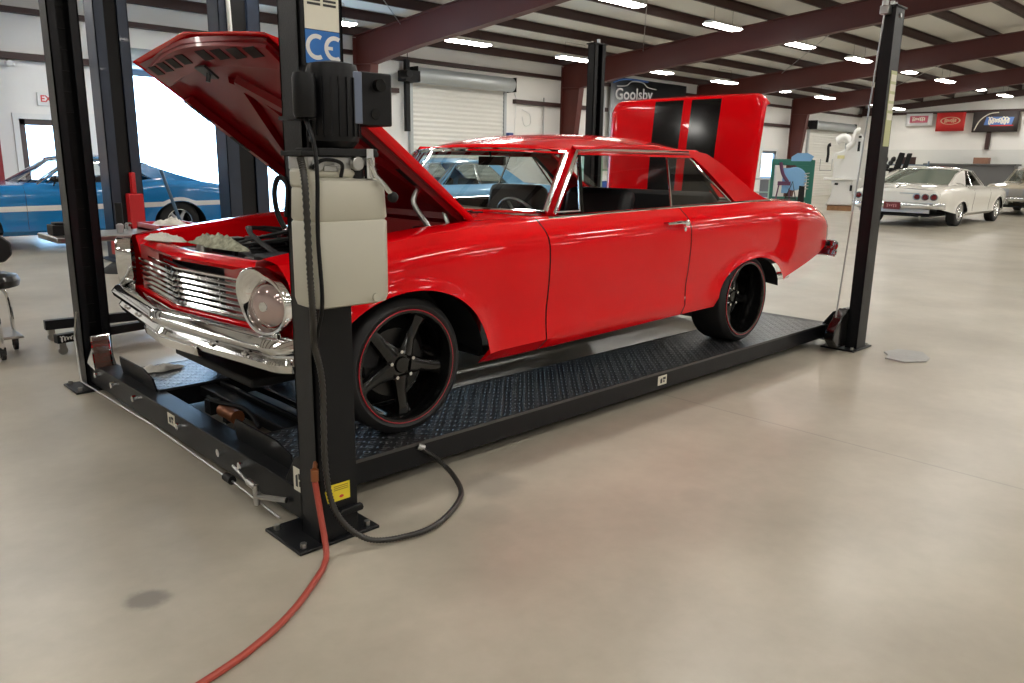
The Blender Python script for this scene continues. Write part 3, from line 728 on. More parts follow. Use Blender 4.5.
# front bumper, wrapping the corners
def bumper_path(y): return fx(y) - .065
bpath = [(bumper_path(y), y, 0.) for y in [.80 * (-1 + i / 12) for i in range(25)]]
cx_ = bumper_path(.8) + .115
tipn = [(cx_ - .115 * cos(a), .80 + .10 * sin(a), a) for a in [radians(4 + 86 * i / 14) for i in range(15)]] + [(cx_ + .02, .90, pi / 2), (cx_ + .035, .90, pi / 2)]
bpath = [(x, -y, -a) for x, y, a in tipn[::-1]] + bpath + tipn
prof = [(.03, .565), (-.015, .570), (-.03, .60), (-.012, .622), (-.018, .632), (-.05, .650), (-.058, .672), (-.04, .695), (-.005, .706), (.03, .70), (.03, .565)]
g = B(); rows = []
for k, (x, y, a) in enumerate(bpath):
    e = min(k, len(bpath) - 1 - k); s_ = 1 if e > 1 else (.80, .93)[e]
    rows.append([(x + p * cos(a), y - p * sin(a), .605 + (z - .635) * s_) for p, z in prof])
g.grid(rows); g.f.append(tuple(range(len(prof) - 1))); g.mi.append(0); fb = g.out('front_bumper', CHROME, nova, smooth=50, solid=.003)
g = B(); rows = []
for i in range(15):
    y = -.30 + .6 * i / 14; x = bumper_path(y) - .02; rows.append([(x + .01, y, .565), (x - .006, y, .55), (x - .0, y, .515), (x + .02, y, .505)])
g.grid(rows); g.out('bumper_pan', mat('brushed_chrome', (.75, .75, .74), .18, 1.), fb, solid=.004)
g = B()
for y in (-.42, .42, -.66, .66):
    g.lathe([(0, .012), (.008, .010), (.011, 0)], (bumper_path(y) - .026, y, .585), (-1, 0, 0), 12)
g.outs('bumper_bolt', CHROME, fb)
g = B()
for y in (-.45, .45): g.b2((bumper_path(y) + .03, y - .03, .58), (-.45, y + .03, .64))
g.outs('bumper_iron', BLACKM, nova, smooth=0)
# fender end behind bumper tip
# engine
eng = thing('x', 'x', 'x'); bpy.data.objects.remove(eng)
g = B(); g.b2((-.22, -.2, .50), (.42, .2, .86)); g.b2((-.20, -.30, .74), (.36, -.16, .88)); g.b2((-.20, .16, .74), (.36, .30, .88)); en = g.out('engine', ENGINE, nova, bevel=.02)
B().lathe([(0, .05), (.15, .05), (.17, .03), (.17, -.02), (.15, -.04), (.05, -.04)], (.08, 0, .955), (0, 0, 1), 32).out('air_cleaner', BLACKG, en)
for sg in (-1, 1):
    g = B(); g.b2((-.18, sg * .235 - .05, .88), (.34, sg * .235 + .05, .925)); g.out('valve_cover', CHROME if sg > 0 else BLACKG, en, bevel=.015)
g = B()
for yy, zz, rr_ in ((0, .68, .08), (-.16, .80, .05), (.16, .80, .055), (-.1, .57, .06)): g.cyl((-.30, yy, zz), (-.24, yy, zz), rr_, n=20)
g.outs('pulley', ENGINE, en)
g = B()
for k in range(5): g.tube(spline([(random.uniform(-.1, .3), random.uniform(-.3, .3), .93), (random.uniform(-.3, .4), random.uniform(-.4, .4), 1.0), (random.uniform(-.35, .45), random.choice((-.5, .5)), .86)], 5), .010, 6)
g.outs('engine_hose', RUBBER, en)
g = B(); g.b2((-.47, -.33, .50), (-.42, .33, .875)); g.b2((-.48, -.36, .86), (-.40, .36, .90)); rad = g.out('radiator', ENGINE, nova, bevel=.008)
B().lathe([(0, .03), (.03, .03), (.035, 0)], (-.44, .12, .90), (0, 0, 1), 16).out('radiator_cap', STEEL, rad)
g = B(); g.b2((-.56, -.60, .52), (-.54, -.36, .90)); g.b2((-.56, .36, .52), (-.54, .60, .90)); g.outs('radiator_support', REDM, nova, smooth=0)
g = B(); g.b2((-.46, -.60, .80), (-.32, -.42, .94)); g.b2((-.42, .40, .76), (-.12, .58, .88)); g.outs('battery_box', BLACKM, nova, bevel=.01)
g = B(); g.b2((.38, -.42, .88), (.50, -.30, .99)); g.cyl((.45, -.36, .99), (.45, -.36, 1.01), .035); g.out('master_cylinder', ENGINE, nova, bevel=.01)
g = B()
for k in range(5):
    g.b2((-.18 + .09 * k, .36, .80), (-.12 + .09 * k, .44, .93))
g.cyl((-.1, -.47, .82), (-.1, -.47, .97), .05); g.cyl((.12, -.5, .84), (.12, -.5, .96), .035); g.cyl((.3, .45, .86), (.3, .45, 1.0), .045); g.outs('engine_bay_canister', ENGINE, nova, bevel=.006)
# opened hood
HX, HZ = .56, 1.055; hd = V((-1.035, 0, .745)).normalized(); hn = V((hd.z, 0, -hd.x))   # hn: outer side (up/back)
if hn.z < 0: hn = -hn
HLn = 1.275
def HP(s_, y, d): return V((HX, y, HZ)) + hd * s_ + hn * d
def hlen(v): return HLn + .055 * (1 - abs(v)) 
g = B(); rows = []
for i in range(17):
    u = i / 16; r = []
    for j in range(25):
        v = -1 + 2 * j / 24; wy = .655 + .022 * u; L_ = hlen(v); lip = -.03 * max(0, (u - .95) / .05)
        rise = .030 * (1 - v * v) + .018 * sin(pi * min(1, u)) * 1 + .012 * exp(-(v / .16)**2)
        r.append(HP(L_ * u, v * wy, rise + lip))
    rows.append([HP(hlen(-1) * u, -(.655 + .022 * u) , -.028)] + r + [HP(hlen(1) * u, (.655 + .022 * u), -.028)])
g.grid(rows); hood = g.out('hood', RED, nova, smooth=45, solid=.004)
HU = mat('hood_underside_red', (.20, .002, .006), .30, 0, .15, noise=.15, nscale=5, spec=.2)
def hrib(pts, w, d0, d1, nm='hood_brace', m=None, taper=.6):
    g = B(); P = [V((a, b, 0)) for a, b in pts]; P = spline(P, 6) if len(P) > 2 else P; rows = []
    for i, p in enumerate(P):
        t = (P[min(i + 1, len(P) - 1)] - P[max(i - 1, 0)]).normalized(); n = V((-t.y, t.x, 0)); h = w / 2
        rows.append([HP((p + n * h).x, (p + n * h).y, d0), HP((p + n * h * taper).x, (p + n * h * taper).y, d1), HP((p - n * h * taper).x, (p - n * h * taper).y, d1), HP((p - n * h).x, (p - n * h).y, d0)])
    g.grid(rows, cv=True); g.f.append((0, 1, 2, 3)); g.mi.append(0); L_ = len(g.v); g.f.append((L_ - 1, L_ - 2, L_ - 3, L_ - 4)); g.mi.append(0)
    return g.out(nm, m or HU, hood, smooth=40)
# inner panel and its pressed ribs
g = B(); rows = []
for i in range(19):
    u = i / 18; r = []
    for j in range(29):
        v = -1 + 2 * j / 28; s_ = .03 + (hlen(v) - .05) * u; e = min(u / .10, 1) * min((1 - u) / .20, 1) * min((1 - abs(v)) / .16, 1); e = e * e * (3 - 2 * e) if e < 1 else 1
        r.append(HP(s_, v * .635, -.030 + .036 * e + .018 * exp(-((v - .0) / .1)**2) * 0))
    rows.append(r)
g.grid(rows); g.out('hood_inner_panel', HU, hood, smooth=60)
hrib([(.10, -.52), (.5, -.38), (.8, -.18), (1.04, 0.0)], .10, .004, -.022)
hrib([(.10, .52), (.5, .38), (.8, .18), (1.04, 0.0)], .10, .004, -.022)
hrib([(.10, -.15), (.55, -.05), (.98, 0)], .05, .004, -.008)
hrib([(.30, .60), (.42, .2), (.42, -.2), (.30, -.60)], .06, .004, -.012)
hrib([(.04, -.60), (.04, .60)], .07, -.01, -.045); 
for sg in (-1, 1): hrib([(.05, sg * .60), (1.0, sg * .605)], .07, -.015, -.048)
hrib([(1.16, -.60), (1.21, -.3), (1.235, 0), (1.21, .3), (1.16, .60)], .15, -.005, -.042, taper=.8)
g = B()
for y in (-.50, -.37, -.24, -.11, .11, .24, .37, .50):
    s_ = 1.250 - .08 * abs(y) ; ccc = [HP(s_ - .028, y - .045, -.043), HP(s_ + .028, y - .045 , -.043), HP(s_ + .028, y + .045, -.043), HP(s_ - .028, y + .045, -.043)]
    g.prism(ccc, -hn * .002)
for sg in (-1, 1):
    for s_ in (.35, .60, .85): g.prism([HP(s_, sg * .585, -.049), HP(s_ + .12, sg * .585, -.049), HP(s_ + .12, sg * .62, -.049), HP(s_, sg * .62, -.049)], -hn * .002)
g.outs('hood_slot', BLACKM, hood)
g = B(); g.prism([HP(1.13, .05, -.05), HP(1.20, .06, -.05), HP(1.20, -.04, -.05), HP(1.12, -.03, -.05)], -hn * .010); g.tube([HP(1.16, 0, -.05), HP(1.14, 0, -.09)], .01); g.out('hood_latch', ENGINE, hood)
for sg in (-1, 1):
    g = B(); p0 = V((.36, sg * .61, .93)); p1 = HP(.30, sg * .56, -.03)
    g.tube(spline([p0, p0 + V((-.04, 0, .09)), p1 + V((-.03, 0, -.07)), p1], 5), .013, 8); q0 = V((.50, sg * .61, .94)); q1 = HP(.12, sg * .57, -.04); g.tube(spline([q0, q0 + V((-.05, 0, .06)), q1], 5), .011, 8)
    g.tube([p0, q0], .012); g.tube([p0 + V((-.08, 0, .06)), q0 + V((-.1, 0, .04))], .010)
    g.cyl(p0 + V((0, -.02, 0)), p0 + V((0, .02, 0)), .03, n=14); g.out('hood_hinge', STEEL, nova)
# greenhouse
G = dict(WB=(.955, 1.085, .745), WT=(1.20, 1.38, .655), RT=(2.44, 1.39, .62), RB=(2.98, 1.10, .66), bow=(.27, .14, .08, .09), crown=.062, arc=.042, ybelt=.79, zbelt=1.08, yrail=.685, zrail=1.40,
         C=[(2.30, 1.385), (2.40, 1.41), (2.50, 1.40), (2.66, 1.335), (2.82, 1.25), (2.97, 1.17), (3.10, 1.12), (3.22, 1.095), (3.2, 1.07), (2.74, 1.075), (2.72, 1.10), (2.62, 1.18), (2.46, 1.30), (2.34, 1.37)],
         Cedge=[(2.50, 1.40), (2.66, 1.335), (2.82, 1.25), (2.97, 1.17), (3.10, 1.12), (3.22, 1.095)],
         side=[('vent_window', [(1.0, 1.085), (1.25, 1.355), (1.185, 1.085)]), ('quarter_window', [(2.01, 1.085), (2.07, 1.37), (2.30, 1.375), (2.68, 1.10), (2.68, 1.09)])],
         drip=[(.97, 1.08), (1.10, 1.23), (1.24, 1.392), (1.5, 1.40), (2.28, 1.405)], sgl=GLASSC, rgl=GLASSC, aw=.085)
roof = greenhouse(nova, G, RED, GLASS, CHROME)
gy = lambda z: .79 + (.685 - .79) * (z - 1.08) / .32
for sg in (-1, 1):
    B().tube([(1.265, sg * (gy(1.37) - .01), 1.37), (1.195, sg * (gy(1.08) - .01), 1.07)], .013, 6).out('vent_post', BLACKG, nova)
    B().tube([(x, sg * (gy(1.386) - .012), z) for x, z in ((1.25, 1.375), (1.5, 1.383), (2.3, 1.388), (2.69, 1.11))], .012, 6).out('window_seal', BLACKM, nova)
# flying roof rail under the roof between A and C pillars
for sg in (-1, 1):
    g = B(); g.grid([[(x, sg * (.692), 1.372), (x, sg * .685, 1.40), (x, sg * .66, 1.42), (x, sg * .645, 1.39), (x, sg * .66, 1.372)] for x in (1.24, 1.5, 1.9, 2.2, 2.42)], cv=True); g.out('roof_rail', RED, roof, smooth=40)
# rear deck, raised trunk lid with stripes
g = B(); rows = []
for i in range(4):
    u = i / 3; rows.append([(3.02 + .09 * (1 - v * v) * (1 - u) + (.17 - .0) * u, v * (.64 + .02 * u), 1.098 + .02 * (1 - v * v) * 1) for v in [-1 + j / 8 for j in range(17)]])
g.grid(rows); g.out('rear_deck', RED, nova, smooth=45, solid=.005)
g = B(); rows = []
for i in range(8):
    z = .975 - .36 * i / 7; rows.append([(4.045 + .02 * (1 - v * v) - .03 * (i / 7), v * (.70 if i == 0 else .735 - .03 * (i / 7)), z - .0) for v in [-1 + j / 8 for j in range(17)]])
g.grid(rows); tp = g.out('tail_panel', RED, nova, smooth=45, solid=.005)
for sg in (-1, 1):
    for yy in (.62,): B().lathe([(0, .03), (.05, .028), (.062, .01), (.068, 0)], (4.045, sg * yy, .88), (1, 0, 0), 24).out('tail_lamp', TAILR, tp)
LH = .735
def LP(s_, y, d):   # s along the lid, d outward (toward the front of the car)
    th = radians(3) + .05 * s_ ; return V((3.15 + s_ * sin(th), y, 1.09 + s_ * cos(th))) + V((-1, 0, .15)) * d
YSTR = [(-.66, -.33, 0), (-.33, -.09, 1), (-.09, -.02, 0), (-.02, .23, 1), (.23, .66, 0)]
NJ = 66
def lid_y(v, s_):
    return v
g = B(); rows = []; ylist = sorted(set([round(-.66 + 1.32 * j / 44, 4) for j in range(45)] + [-.33, -.09, -.02, .23]))
slist = [0, .04, .12, .2, .3, .4, .5, .6, .66, .69, .71, .725, .735, .745]
for s_ in slist:
    r = []
    for y in ylist:
        k = (1.0 + .04 * s_)
        edge = max(0, abs(y) - .56) / .10
        smax = LH * (1 - .10 * edge**2.2 * .9)
        lip = max(0, (s_ - .69) / .055); q = s_ * (smax / LH)
        p = LP(q, y * k, .02 * (1 - (y / .66)**2) - .012 * lip**2 - .016 * edge**3)
        if s_ > .725: p = p + V((.03 * (s_ - .725) / .02, 0, -.006))
        r.append(p)
    rows.append(r)
n = len(ylist)
for i in range(len(rows) - 1):
    for j in range(n - 1):
        ym = (ylist[j] + ylist[j + 1]) / 2; sm = (slist[i] + slist[i + 1]) / 2
        st = any(a < ym < b and c for a, b, c in YSTR)
        if sm > .705: st = False
        g.m = 1 if st else 0
        g.add([rows[i][j], rows[i][j + 1], rows[i + 1][j + 1], rows[i + 1][j]], [(0, 1, 2, 3)])
lid = g.out('trunk_lid', [RED, BLACKG], nova, smooth=45, solid=.006)
lid['label'] = 'red trunk lid with two black stripes'
g = B(); g.grid([[LP(.06, y, -.03), LP(.64, y, -.03)] for y in (-.58, -.3, 0, .3, .58)]); g.out('lid_inner_panel', HU, lid, solid=.02)
g = B()
for sg in (-1, 1): g.tube(spline([(3.20, sg * .55, 1.0), (3.30, sg * .55, 1.12), LP(.2, sg * .55, -.04)], 5), .012)
g.outs('trunk_hinge', BLACKM, nova)
g = B(); g.b2((3.1, -.6, .60), (3.85, .6, .64)); g.b2((3.08, -.62, .62), (3.12, .62, 1.07)); g.out('trunk_floor', BLACKM, nova, smooth=0)
# rear bumper
g = B(); rows = []
for i in range(45):
    y = -.925 + 1.85 * i / 44; a = abs(y); x = 4.06 + .02 * (1 - a * a) - (0 if a < .84 else 5 * (a - .84)**2 + .3 * (a - .84)); rows.append([(x, y, .66), (x + .03, y, .67), (x + .04, y, .70), (x + .028, y, .715), (x + .05, y, .735), (x + .045, y, .765), (x + .01, y, .78), (x - .01, y, .775)])
g.grid(rows); g.out('rear_bumper', CHROME, nova, smooth=30, solid=.004)
g = B(); g.tube([(2.9, -.52, .50), (3.3, -.66, .52), (3.62, -.74, .535)], .028, 14, cap=False); g.outs('exhaust_tip', CHROME, nova, solid=.003)
g = B(); g.tube([(2.45, -.45, .36), (2.9, -.5, .42), (3.3, -.55, .50)], .025, 10); g.cyl((2.8, -.62, .455), (2.8, .62, .455), .045); g.ball((2.8, 0, .455), .13, 14); g.tube([(3.0, -.5, .48), (3.2, -.4, .62)], .02); g.tube([(2.95, -.56, .64), (3.22, -.60, .53)], .018); g.out('rear_axle', ENGINE, nova)
g = B(); g.cyl((0, -.62, .455), (0, .62, .455), .03); g.tube([(-.3, -.5, .40), (0, -.68, .40), (.3, -.5, .40)], .02); g.tube([(-.3, .5, .40), (0, .68, .40), (.3, .5, .40)], .02); g.out('front_suspension', ENGINE, nova)
# cabin
g = B()
def seat(g, x, y, w):
    g.box((x, y, .70), (.50, w, .16)); R = MX.Rotation(radians(14), 3, 'Y'); g.box((x + .30, y, .94), (.12, w, .50), R)
for y in (-.36, .36):
    s = B(); seat(s, 1.50, y, .50); s.out('front_seat', INT, nova, bevel=.05)
s = B(); s.box((2.42, 0, .68), (.48, 1.2, .16)); s.box((2.72, 0, .93), (.14, 1.2, .46), MX.Rotation(radians(20), 3, 'Y')); s.out('rear_seat', INT, nova, bevel=.05)
g = B(); g.prism([(.72, -.72, 1.055), (.98, -.72, 1.055), (1.04, -.72, 1.0), (1.02, -.72, .88), (.72, -.72, .86)], (0, 1.44, 0)); g.out('dashboard', INT, nova, bevel=.02)
g = B(); g.b2((2.80, -.60, 1.06), (3.03, .60, 1.085)); g.out('parcel_shelf', INT, nova)
g = B(); swc = V((1.16, -.37, .985)); ax = V((.80, 0, .45)).normalized(); pts = []
uu = ax.orthogonal().normalized(); ww = ax.cross(uu)
g.tube([swc + (uu * cos(a * pi / 16) + ww * sin(a * pi / 16)  ) * .17 for a in range(33)], .010, 8, cap=False); sw = g.out('steering_wheel', STEEL, nova)
g = B()
for k in range(3): a = 2 * pi * k / 3 + .5; g.tube([swc, swc + (uu * cos(a) + ww * sin(a)  ) * .17], .008, 6)
g.cyl(swc - ax * .02, swc + ax * .02, .04, n=16); g.out('wheel_spokes', STEEL, sw); B().cyl(swc, swc - ax * .3, .022, n=12).out('steering_column', BLACKM, nova)
for sg in (-1, 1):
    g = B(); g.prism([(.86, sg * .715, .5), (2.04, sg * .715, .5), (2.04, sg * .735, 1.075), (.86, sg * .735, 1.06)], (0, sg * .012, 0)); g.prism([(2.06, sg * .70, .5), (2.75, sg * .68, .5), (2.75, sg * .735, 1.085), (2.06, sg * .735, 1.075)], (0, sg * .012, 0)); dp = g.out('door_trim_panel', INT, nova)
    g = B()
    for xx in (1.25, 1.62, 1.95, 2.3): g.ball((xx, sg * .71, 1.0), .014, 8); 
    g.tube([(1.5, sg * .70, .96), (1.56, sg * .68, .90)], .008); g.out('window_crank', CHROME, dp)
g = B(); g.tube([(1.24, -.01, 1.40), (1.26, 0, 1.36)], .006); g.box((1.27, 0, 1.335), (.02, .22, .05)); g.out('rear_view_mirror', BLACKM, nova, bevel=.008)
g = B(); rows = []
for x in (1.16, 1.5, 2.0, 2.3, 2.46): rows.append([(x, v * .62, 1.395 + .035 * (1 - v * v)) for v in (-1, -.5, 0, .5, 1)])
g.grid(rows); g.out('headliner', INT, nova)
for sg in (-1, 1):
    wheel(nova, (0, sg * .765, HR + .3005), sg, .300, .20, .245, stripe=RSTR)
    wheel(nova, (2.795, sg * .745, HR + .2965), sg, .296, .27, .243, stripe=RSTR, dish=.1)
# wipers
g = B(); g.tube([(.86, -.5, 1.085), (.80, -.1, 1.10)], .006); g.tube([(.78, .1, 1.10), (.80, .45, 1.09)], .006); g.outs('wiper', STEEL, nova)

# ================================================================== FOUR POST LIFT
X1, X2, YN, YFR, PH = -.665, 3.86, -1.235, 1.50, 2.40
lift = thing('car_lift', 'black four post lift with tread plate runways under the red car', 'car lift', (1.5, 0, 0))
def post(x, y, sg, xin):   # sg: inward direction in y; xin: +1 if runways lie toward +x
    w, d = .155, (.125 if x < 1 else .085); t = .008
    y0 = y; y1 = y + sg * d
    g = B()
    g.b2((x, y0, 0), (x + w, y0 + sg * t, PH)); g.b2((x, y0, 0), (x + t, y1, PH)); g.b2((x + w - t, y0, 0), (x + w, y1, PH))
    g.b2((x, y1, 0), (x + .045, y1 - sg * t, PH)); g.b2((x + w - .045, y1, 0), (x + w, y1 - sg * t, PH))
    p = g.out('post', BLACK, lift, smooth=0)
    g = B(); g.b2((x + .05, y0 + sg * .03, .3), (x + w - .05, y0 + sg * .036, PH - .05))
    z = .35
    while z < PH - .1: g.b2((x + .05, y0 + sg * .036, z), (x + w - .05, y0 + sg * .05, z + .02)); z += .11
    g.out('latch_ladder', BLACKM, p, smooth=0)
    g = B(); g.b2((x - .09, y - sg * .02 - (.0 if sg > 0 else 0), 0), (x + .235, y + sg * .235, .012)); g.out('base_plate', BLACK, p, bevel=.003)
    g = B()
    for px_, py_ in ((x - .06, y + sg * .20), (x + .20, y + sg * .20), (x - .06, y + sg * .01), (x + .20, y + sg * .01)): g.cyl((px_, py_, .012), (px_, py_, .03), .012, n=6)
    g.outs('anchor_bolt', STEEL, p)
    g = B(); g.b2((x - .012, y0 - sg * .012, PH), (x + w + .012, y1 + sg * .01, PH + .012)); g.out('top_plate', BLACK, p, bevel=.003)
    g = B(); g.cyl((x + w / 2, y0 + sg * .06, PH + .012), (x + w / 2, y0 + sg * .06, PH + .05), .016, n=8); g.cyl((x + .03, y0 + sg * .02, PH + .012), (x + .03, y0 + sg * .02, PH + .03), .012, n=8)
    g.cyl((x + w / 2, y0 - sg * .001, PH - .05), (x + w / 2, y0 - sg * .008, PH - .05), .014, n=8); g.outs('top_bolt', STEEL, p)
    return p
pnf = post(X1, YN, 1, 1); pnr = post(X2 - .02, YN, 1, -1); pff = post(X1, YFR, -1, 1); pfr = post(X2 - .02, YFR, -1, -1)
# near rear post carries a bracket with the cable at its front side, and a label strip
g = B(); g.b2((X2 - .075, YN + .03, PH - .05), (X2 - .02, YN + .09, PH + .005)); g.cyl((X2 - .06, YN + .06, PH + .0), (X2 - .06, YN + .06, PH + .04), .022, n=12); g.out('cable_anchor', STEEL, pnr, bevel=.004)
g = B(); g.tube([(X2 - .06, YN + .06, PH - .04), (X2 - .17, YN + .12, .16)], .0055, 6); g.out('lifting_cable', STEEL, pnr)
g = B(); g.b2((X2 + .02, YN - .003, 1.48), (X2 + .12, YN - .0005, 1.99)); g.out('label_strip', mat('yellowed_label', (.50, .52, .28), .5), pnr, smooth=0)
g = B()
for i in range(5): g.b2((X2 + .025, YN - .005, 1.66 + .065 * i), (X2 + .115, YN - .003, 1.705 + .065 * i))
g.outs('label_strip_white', STK, pnr, smooth=0)
# cross beams
for x, nm in ((X1 + .02, 'f'), (X2, 'r')):
    g = B(); g.b2((x, YN + .13, .035), (x + .11, YFR - .13, .155)); cb = g.out('cross_beam', BLACK, lift, bevel=.004)
    for sg, y in ((1, YN + .06), (-1, YFR - .06)):
        g = B(); dx = 1 if nm == 'f' else -1; xb = x + .055
        g.prism([(xb - .045 + .0, y + sg * .02, .03), (xb - .045, y + sg * .24, .03), (xb - .045, y + sg * .24, .15), (xb - .045, y + sg * .16, .26), (xb - .045, y + sg * .08, .30), (xb - .045, y + sg * .03, .30)], (.09, 0, 0)); g.out('beam_end_carriage', BLACK, cb, bevel=.006)
g = B(); xb = X2 - .06
g.prism([(xb - .13, YN + .07, .03), (xb + .02, YN + .07, .03), (xb + .02, YN + .07, .30), (xb - .01, YN + .07, .31), (xb - .09, YN + .07, .27), (xb - .20, YN + .07, .17), (xb - .22, YN + .07, .10)], (0, .07, 0)); g.out('slack_guard', BLACKG, pnr, bevel=.006)
g = B()
for y in (YN + .16, ): pass
g = B(); g.prism([(X1 + .0, YFR - .17, .16), (X1 + .0, YFR - .30, .14), (X1 + .0, YFR - .28, .24), (X1 + .02, YFR - .20, .32), (X1 + .04, YFR - .15, .32)], (.10, 0, 0)); g.out('rusty_bracket', mat('rusty_brown', (.20, .10, .075), .6, noise=.4, nscale=25), lift, bevel=.008)
# chromed pulleys/bolts along the front beam
for y in (.93, .60, .02, -.62, -.42, 1.2): g.cyl((X1 + .02, y, .115), (X1 - .005, y, .115), .017, n=8)
g.outs('beam_bolt', CHROME, lift)
# long air/lock rod along the front of the beam with a lever
g = B(); g.tube([(X1 - .035, YFR - .14, .05), (X1 - .035, .2, .075), (X1 - .035, -.62, .06), (X1 - .04, -1.02, .045)], .0045, 6); g.tube([(X1 - .02, -.60, .115), (X1 - .05, -.88, .10)], .006, 6)
g.cyl((X1 - .05, -.86, .045), (X1 - .05, -.86, .125), .012, n=10); g.cyl((X1 - .05, -.86, .115), (X1 - .05, -.80, .12), .014, n=10); g.tube([(X1 - .05, -.86, .08), (X1 + .01, -.98, .085)], .011, 8); g.out('lock_rod', STEEL, lift)
g = B(); g.tube([(X1 - .035, YFR - .14, .05), (X1 - .02, YFR - .05, .30), (X1 - .01, YFR - .1, .45)], .006, 6); g.out('lock_rod', STEEL, lift)
g = B(); g.cyl((X1 - .035, -.56, .062), (X1 - .035, -.62, .062), .018, n=12); g.out('rod_collar', BLACKM, lift)
# small white stickers
def sticker(c, w, h, rt, m, par, glyph=True, nm='sticker'):
    rt = V(rt); n = rt.cross(V((0, 0, 1))); c = V(c); g = B(); a = rt * w / 2; u = V((0, 0, h / 2)); g.prism([c - a - u, c + a - u, c + a + u, c - a + u], n * .0015); s = g.out(nm, m, par, smooth=0)
    if glyph:
        g = B(); c2 = c + n * .002
        g.prism([c2 - a * .5 - u * .6, c2 - a * .1 - u * .6, c2 - a * .1 + u * .5, c2 - a * .5 + u * .3], n * .001); g.prism([c2 + a * .1 + u * .1, c2 + a * .7 + u * .1, c2 + a * .7 + u * .6, c2 + a * .1 + u * .6], n * .001); g.prism([c2 + a * .2 - u * .5, c2 + a * .5 - u * .5, c2 + a * .4 - u * .05, c2 + a * .2 - u * .05], n * .001); g.out('sticker_print', DKTXT, s, smooth=0)
    return s
sticker((X1 + .019, .14, .115), .085, .055, (0, -1, 0), STK, lift); sticker((X1 + .019, YN + .17, .19), .07, .09, (0, -1, 0), STK, lift)
# runways
ZR = .163
for sg, (ya, yb) in ((-1, (-.984, -.46)), (1, (.50, 1.02))):
    g = B(); g.b2((X1 + .14, ya, .058), (X2 - .01, yb, ZR - .005)); rw = g.out('runway', BLACK, lift, bevel=.003)
    g = B(); g.b2((X1 + .10, ya + .004, ZR - .006), (X2 - .02, yb - .004, ZR)); g.out('tread_plate', TREAD, rw, smooth=0)
    g = B(); g.b2((X1 + .10, ya - .002, ZR - .012), (X2 - .02, ya + .004, ZR + .002)); g.b2((X1 + .10, yb - .004, ZR - .012), (X2 - .02, yb + .002, ZR + .002)); g.out('runway_edge', mat('worn_edge', (.10, .10, .10), .3, .8) if sg < 0 else bpy.data.materials['worn_edge'], rw, smooth=0)
    # wheel stop
    g = B(); xs = X1 + .095; y0, y1 = (ya + .06, yb + .04) if sg < 0 else (ya + .0, yb - .02)
    g.prism([(xs, y0, ZR - .05), (xs, y1, ZR - .05), (xs - .02, y1, ZR + .06), (xs - .035, y1 - .05, ZR + .10), (xs - .035, y0 + .10, ZR + .10), (xs - .02, y0 + .02, ZR + .06)], (.008, 0, 0)); g.out('wheel_stop', BLACK, rw)
    g = B(); g.prism([(X2 - .02, ya + .02, ZR - .01), (X2 - .02, yb - .02, ZR - .01), (X2 + .28, yb - .02, .02), (X2 + .28, ya + .02, .02)], (0, 0, .006)); 
sticker((1.72, -.986, .112), .085, .055, (1, 0, 0), STK, lift, nm='bird_sticker')
g = B(); g.b2((1.2, -.987, .15), (1.21, -.984, .155)); 
# power unit on the near front post
PX = X1 - .135
pu = B(); pu.b2((PX + .10, YN - .15, 1.335), (PX + .31, YN - .01, 1.36)); pu.b2((X1 + .01, YN - .02, 1.30), (X1 + .145, YN - .0005, 1.61)); pu = pu.out('power_unit', BLACKM, lift, bevel=.004)
MC = V((PX + .085, YN - .11, 0))
g = B(); g.lathe([(0, 1.36), (.055, 1.36), (.075, 1.38), (.078, 1.40), (.078, 1.585), (.072, 1.605), (.02, 1.615), (0, 1.615)], (PX + .19, YN - .092, 0), (0, 0, 1), 32)
g.lathe([(.035, 1.30), (.035, 1.37)], (PX + .19, YN - .092, 0), (0, 0, 1), 20)
for k in range(20):
    a = 2 * pi * k / 20; g.box((PX + .19 + .079 * cos(a), YN - .092 + .079 * sin(a), 1.48), (.008, .004, .17), MX.Rotation(a, 3, 'Z'))
g.out('motor', PLASTIC, pu)
g = B(); g.lathe([(0, 1.445), (.03, 1.445), (.034, 1.455), (.034, 1.555), (.03, 1.57), (0, 1.57)], (PX + .075, YN - .125, 0), (0, 0, 1), 24); g.b2((PX + .05, YN - .12, 1.44), (PX + .14, YN - .01, 1.45)); g.cyl((PX + .07, YN - .125, 1.57), (PX + .07, YN - .125, 1.585), .008, n=8); cap = g.out('motor_capacitor', PLASTIC, pu)
g = B(); g.b2((PX + .25, YN - .155, 1.43), (PX + .365, YN - .02, 1.588)); bx = g.out('switch_box', PLASTIC, pu, bevel=.005)
g = B(); g.b2((PX + .205, YN - .165, 1.433), (PX + .249, YN - .10, 1.585)); g.out('switch_box_back', mat('blue_grey_steel', (.16, .19, .26), .35, .6), bx, bevel=.003)
g = B(); g.cyl((PX + .31, YN - .155, 1.55), (PX + .31, YN - .175, 1.55), .018, n=18); g.cyl((PX + .30, YN - .155, 1.465), (PX + .30, YN - .159, 1.465), .016, n=18); g.outs('push_button', BLACKG, bx)
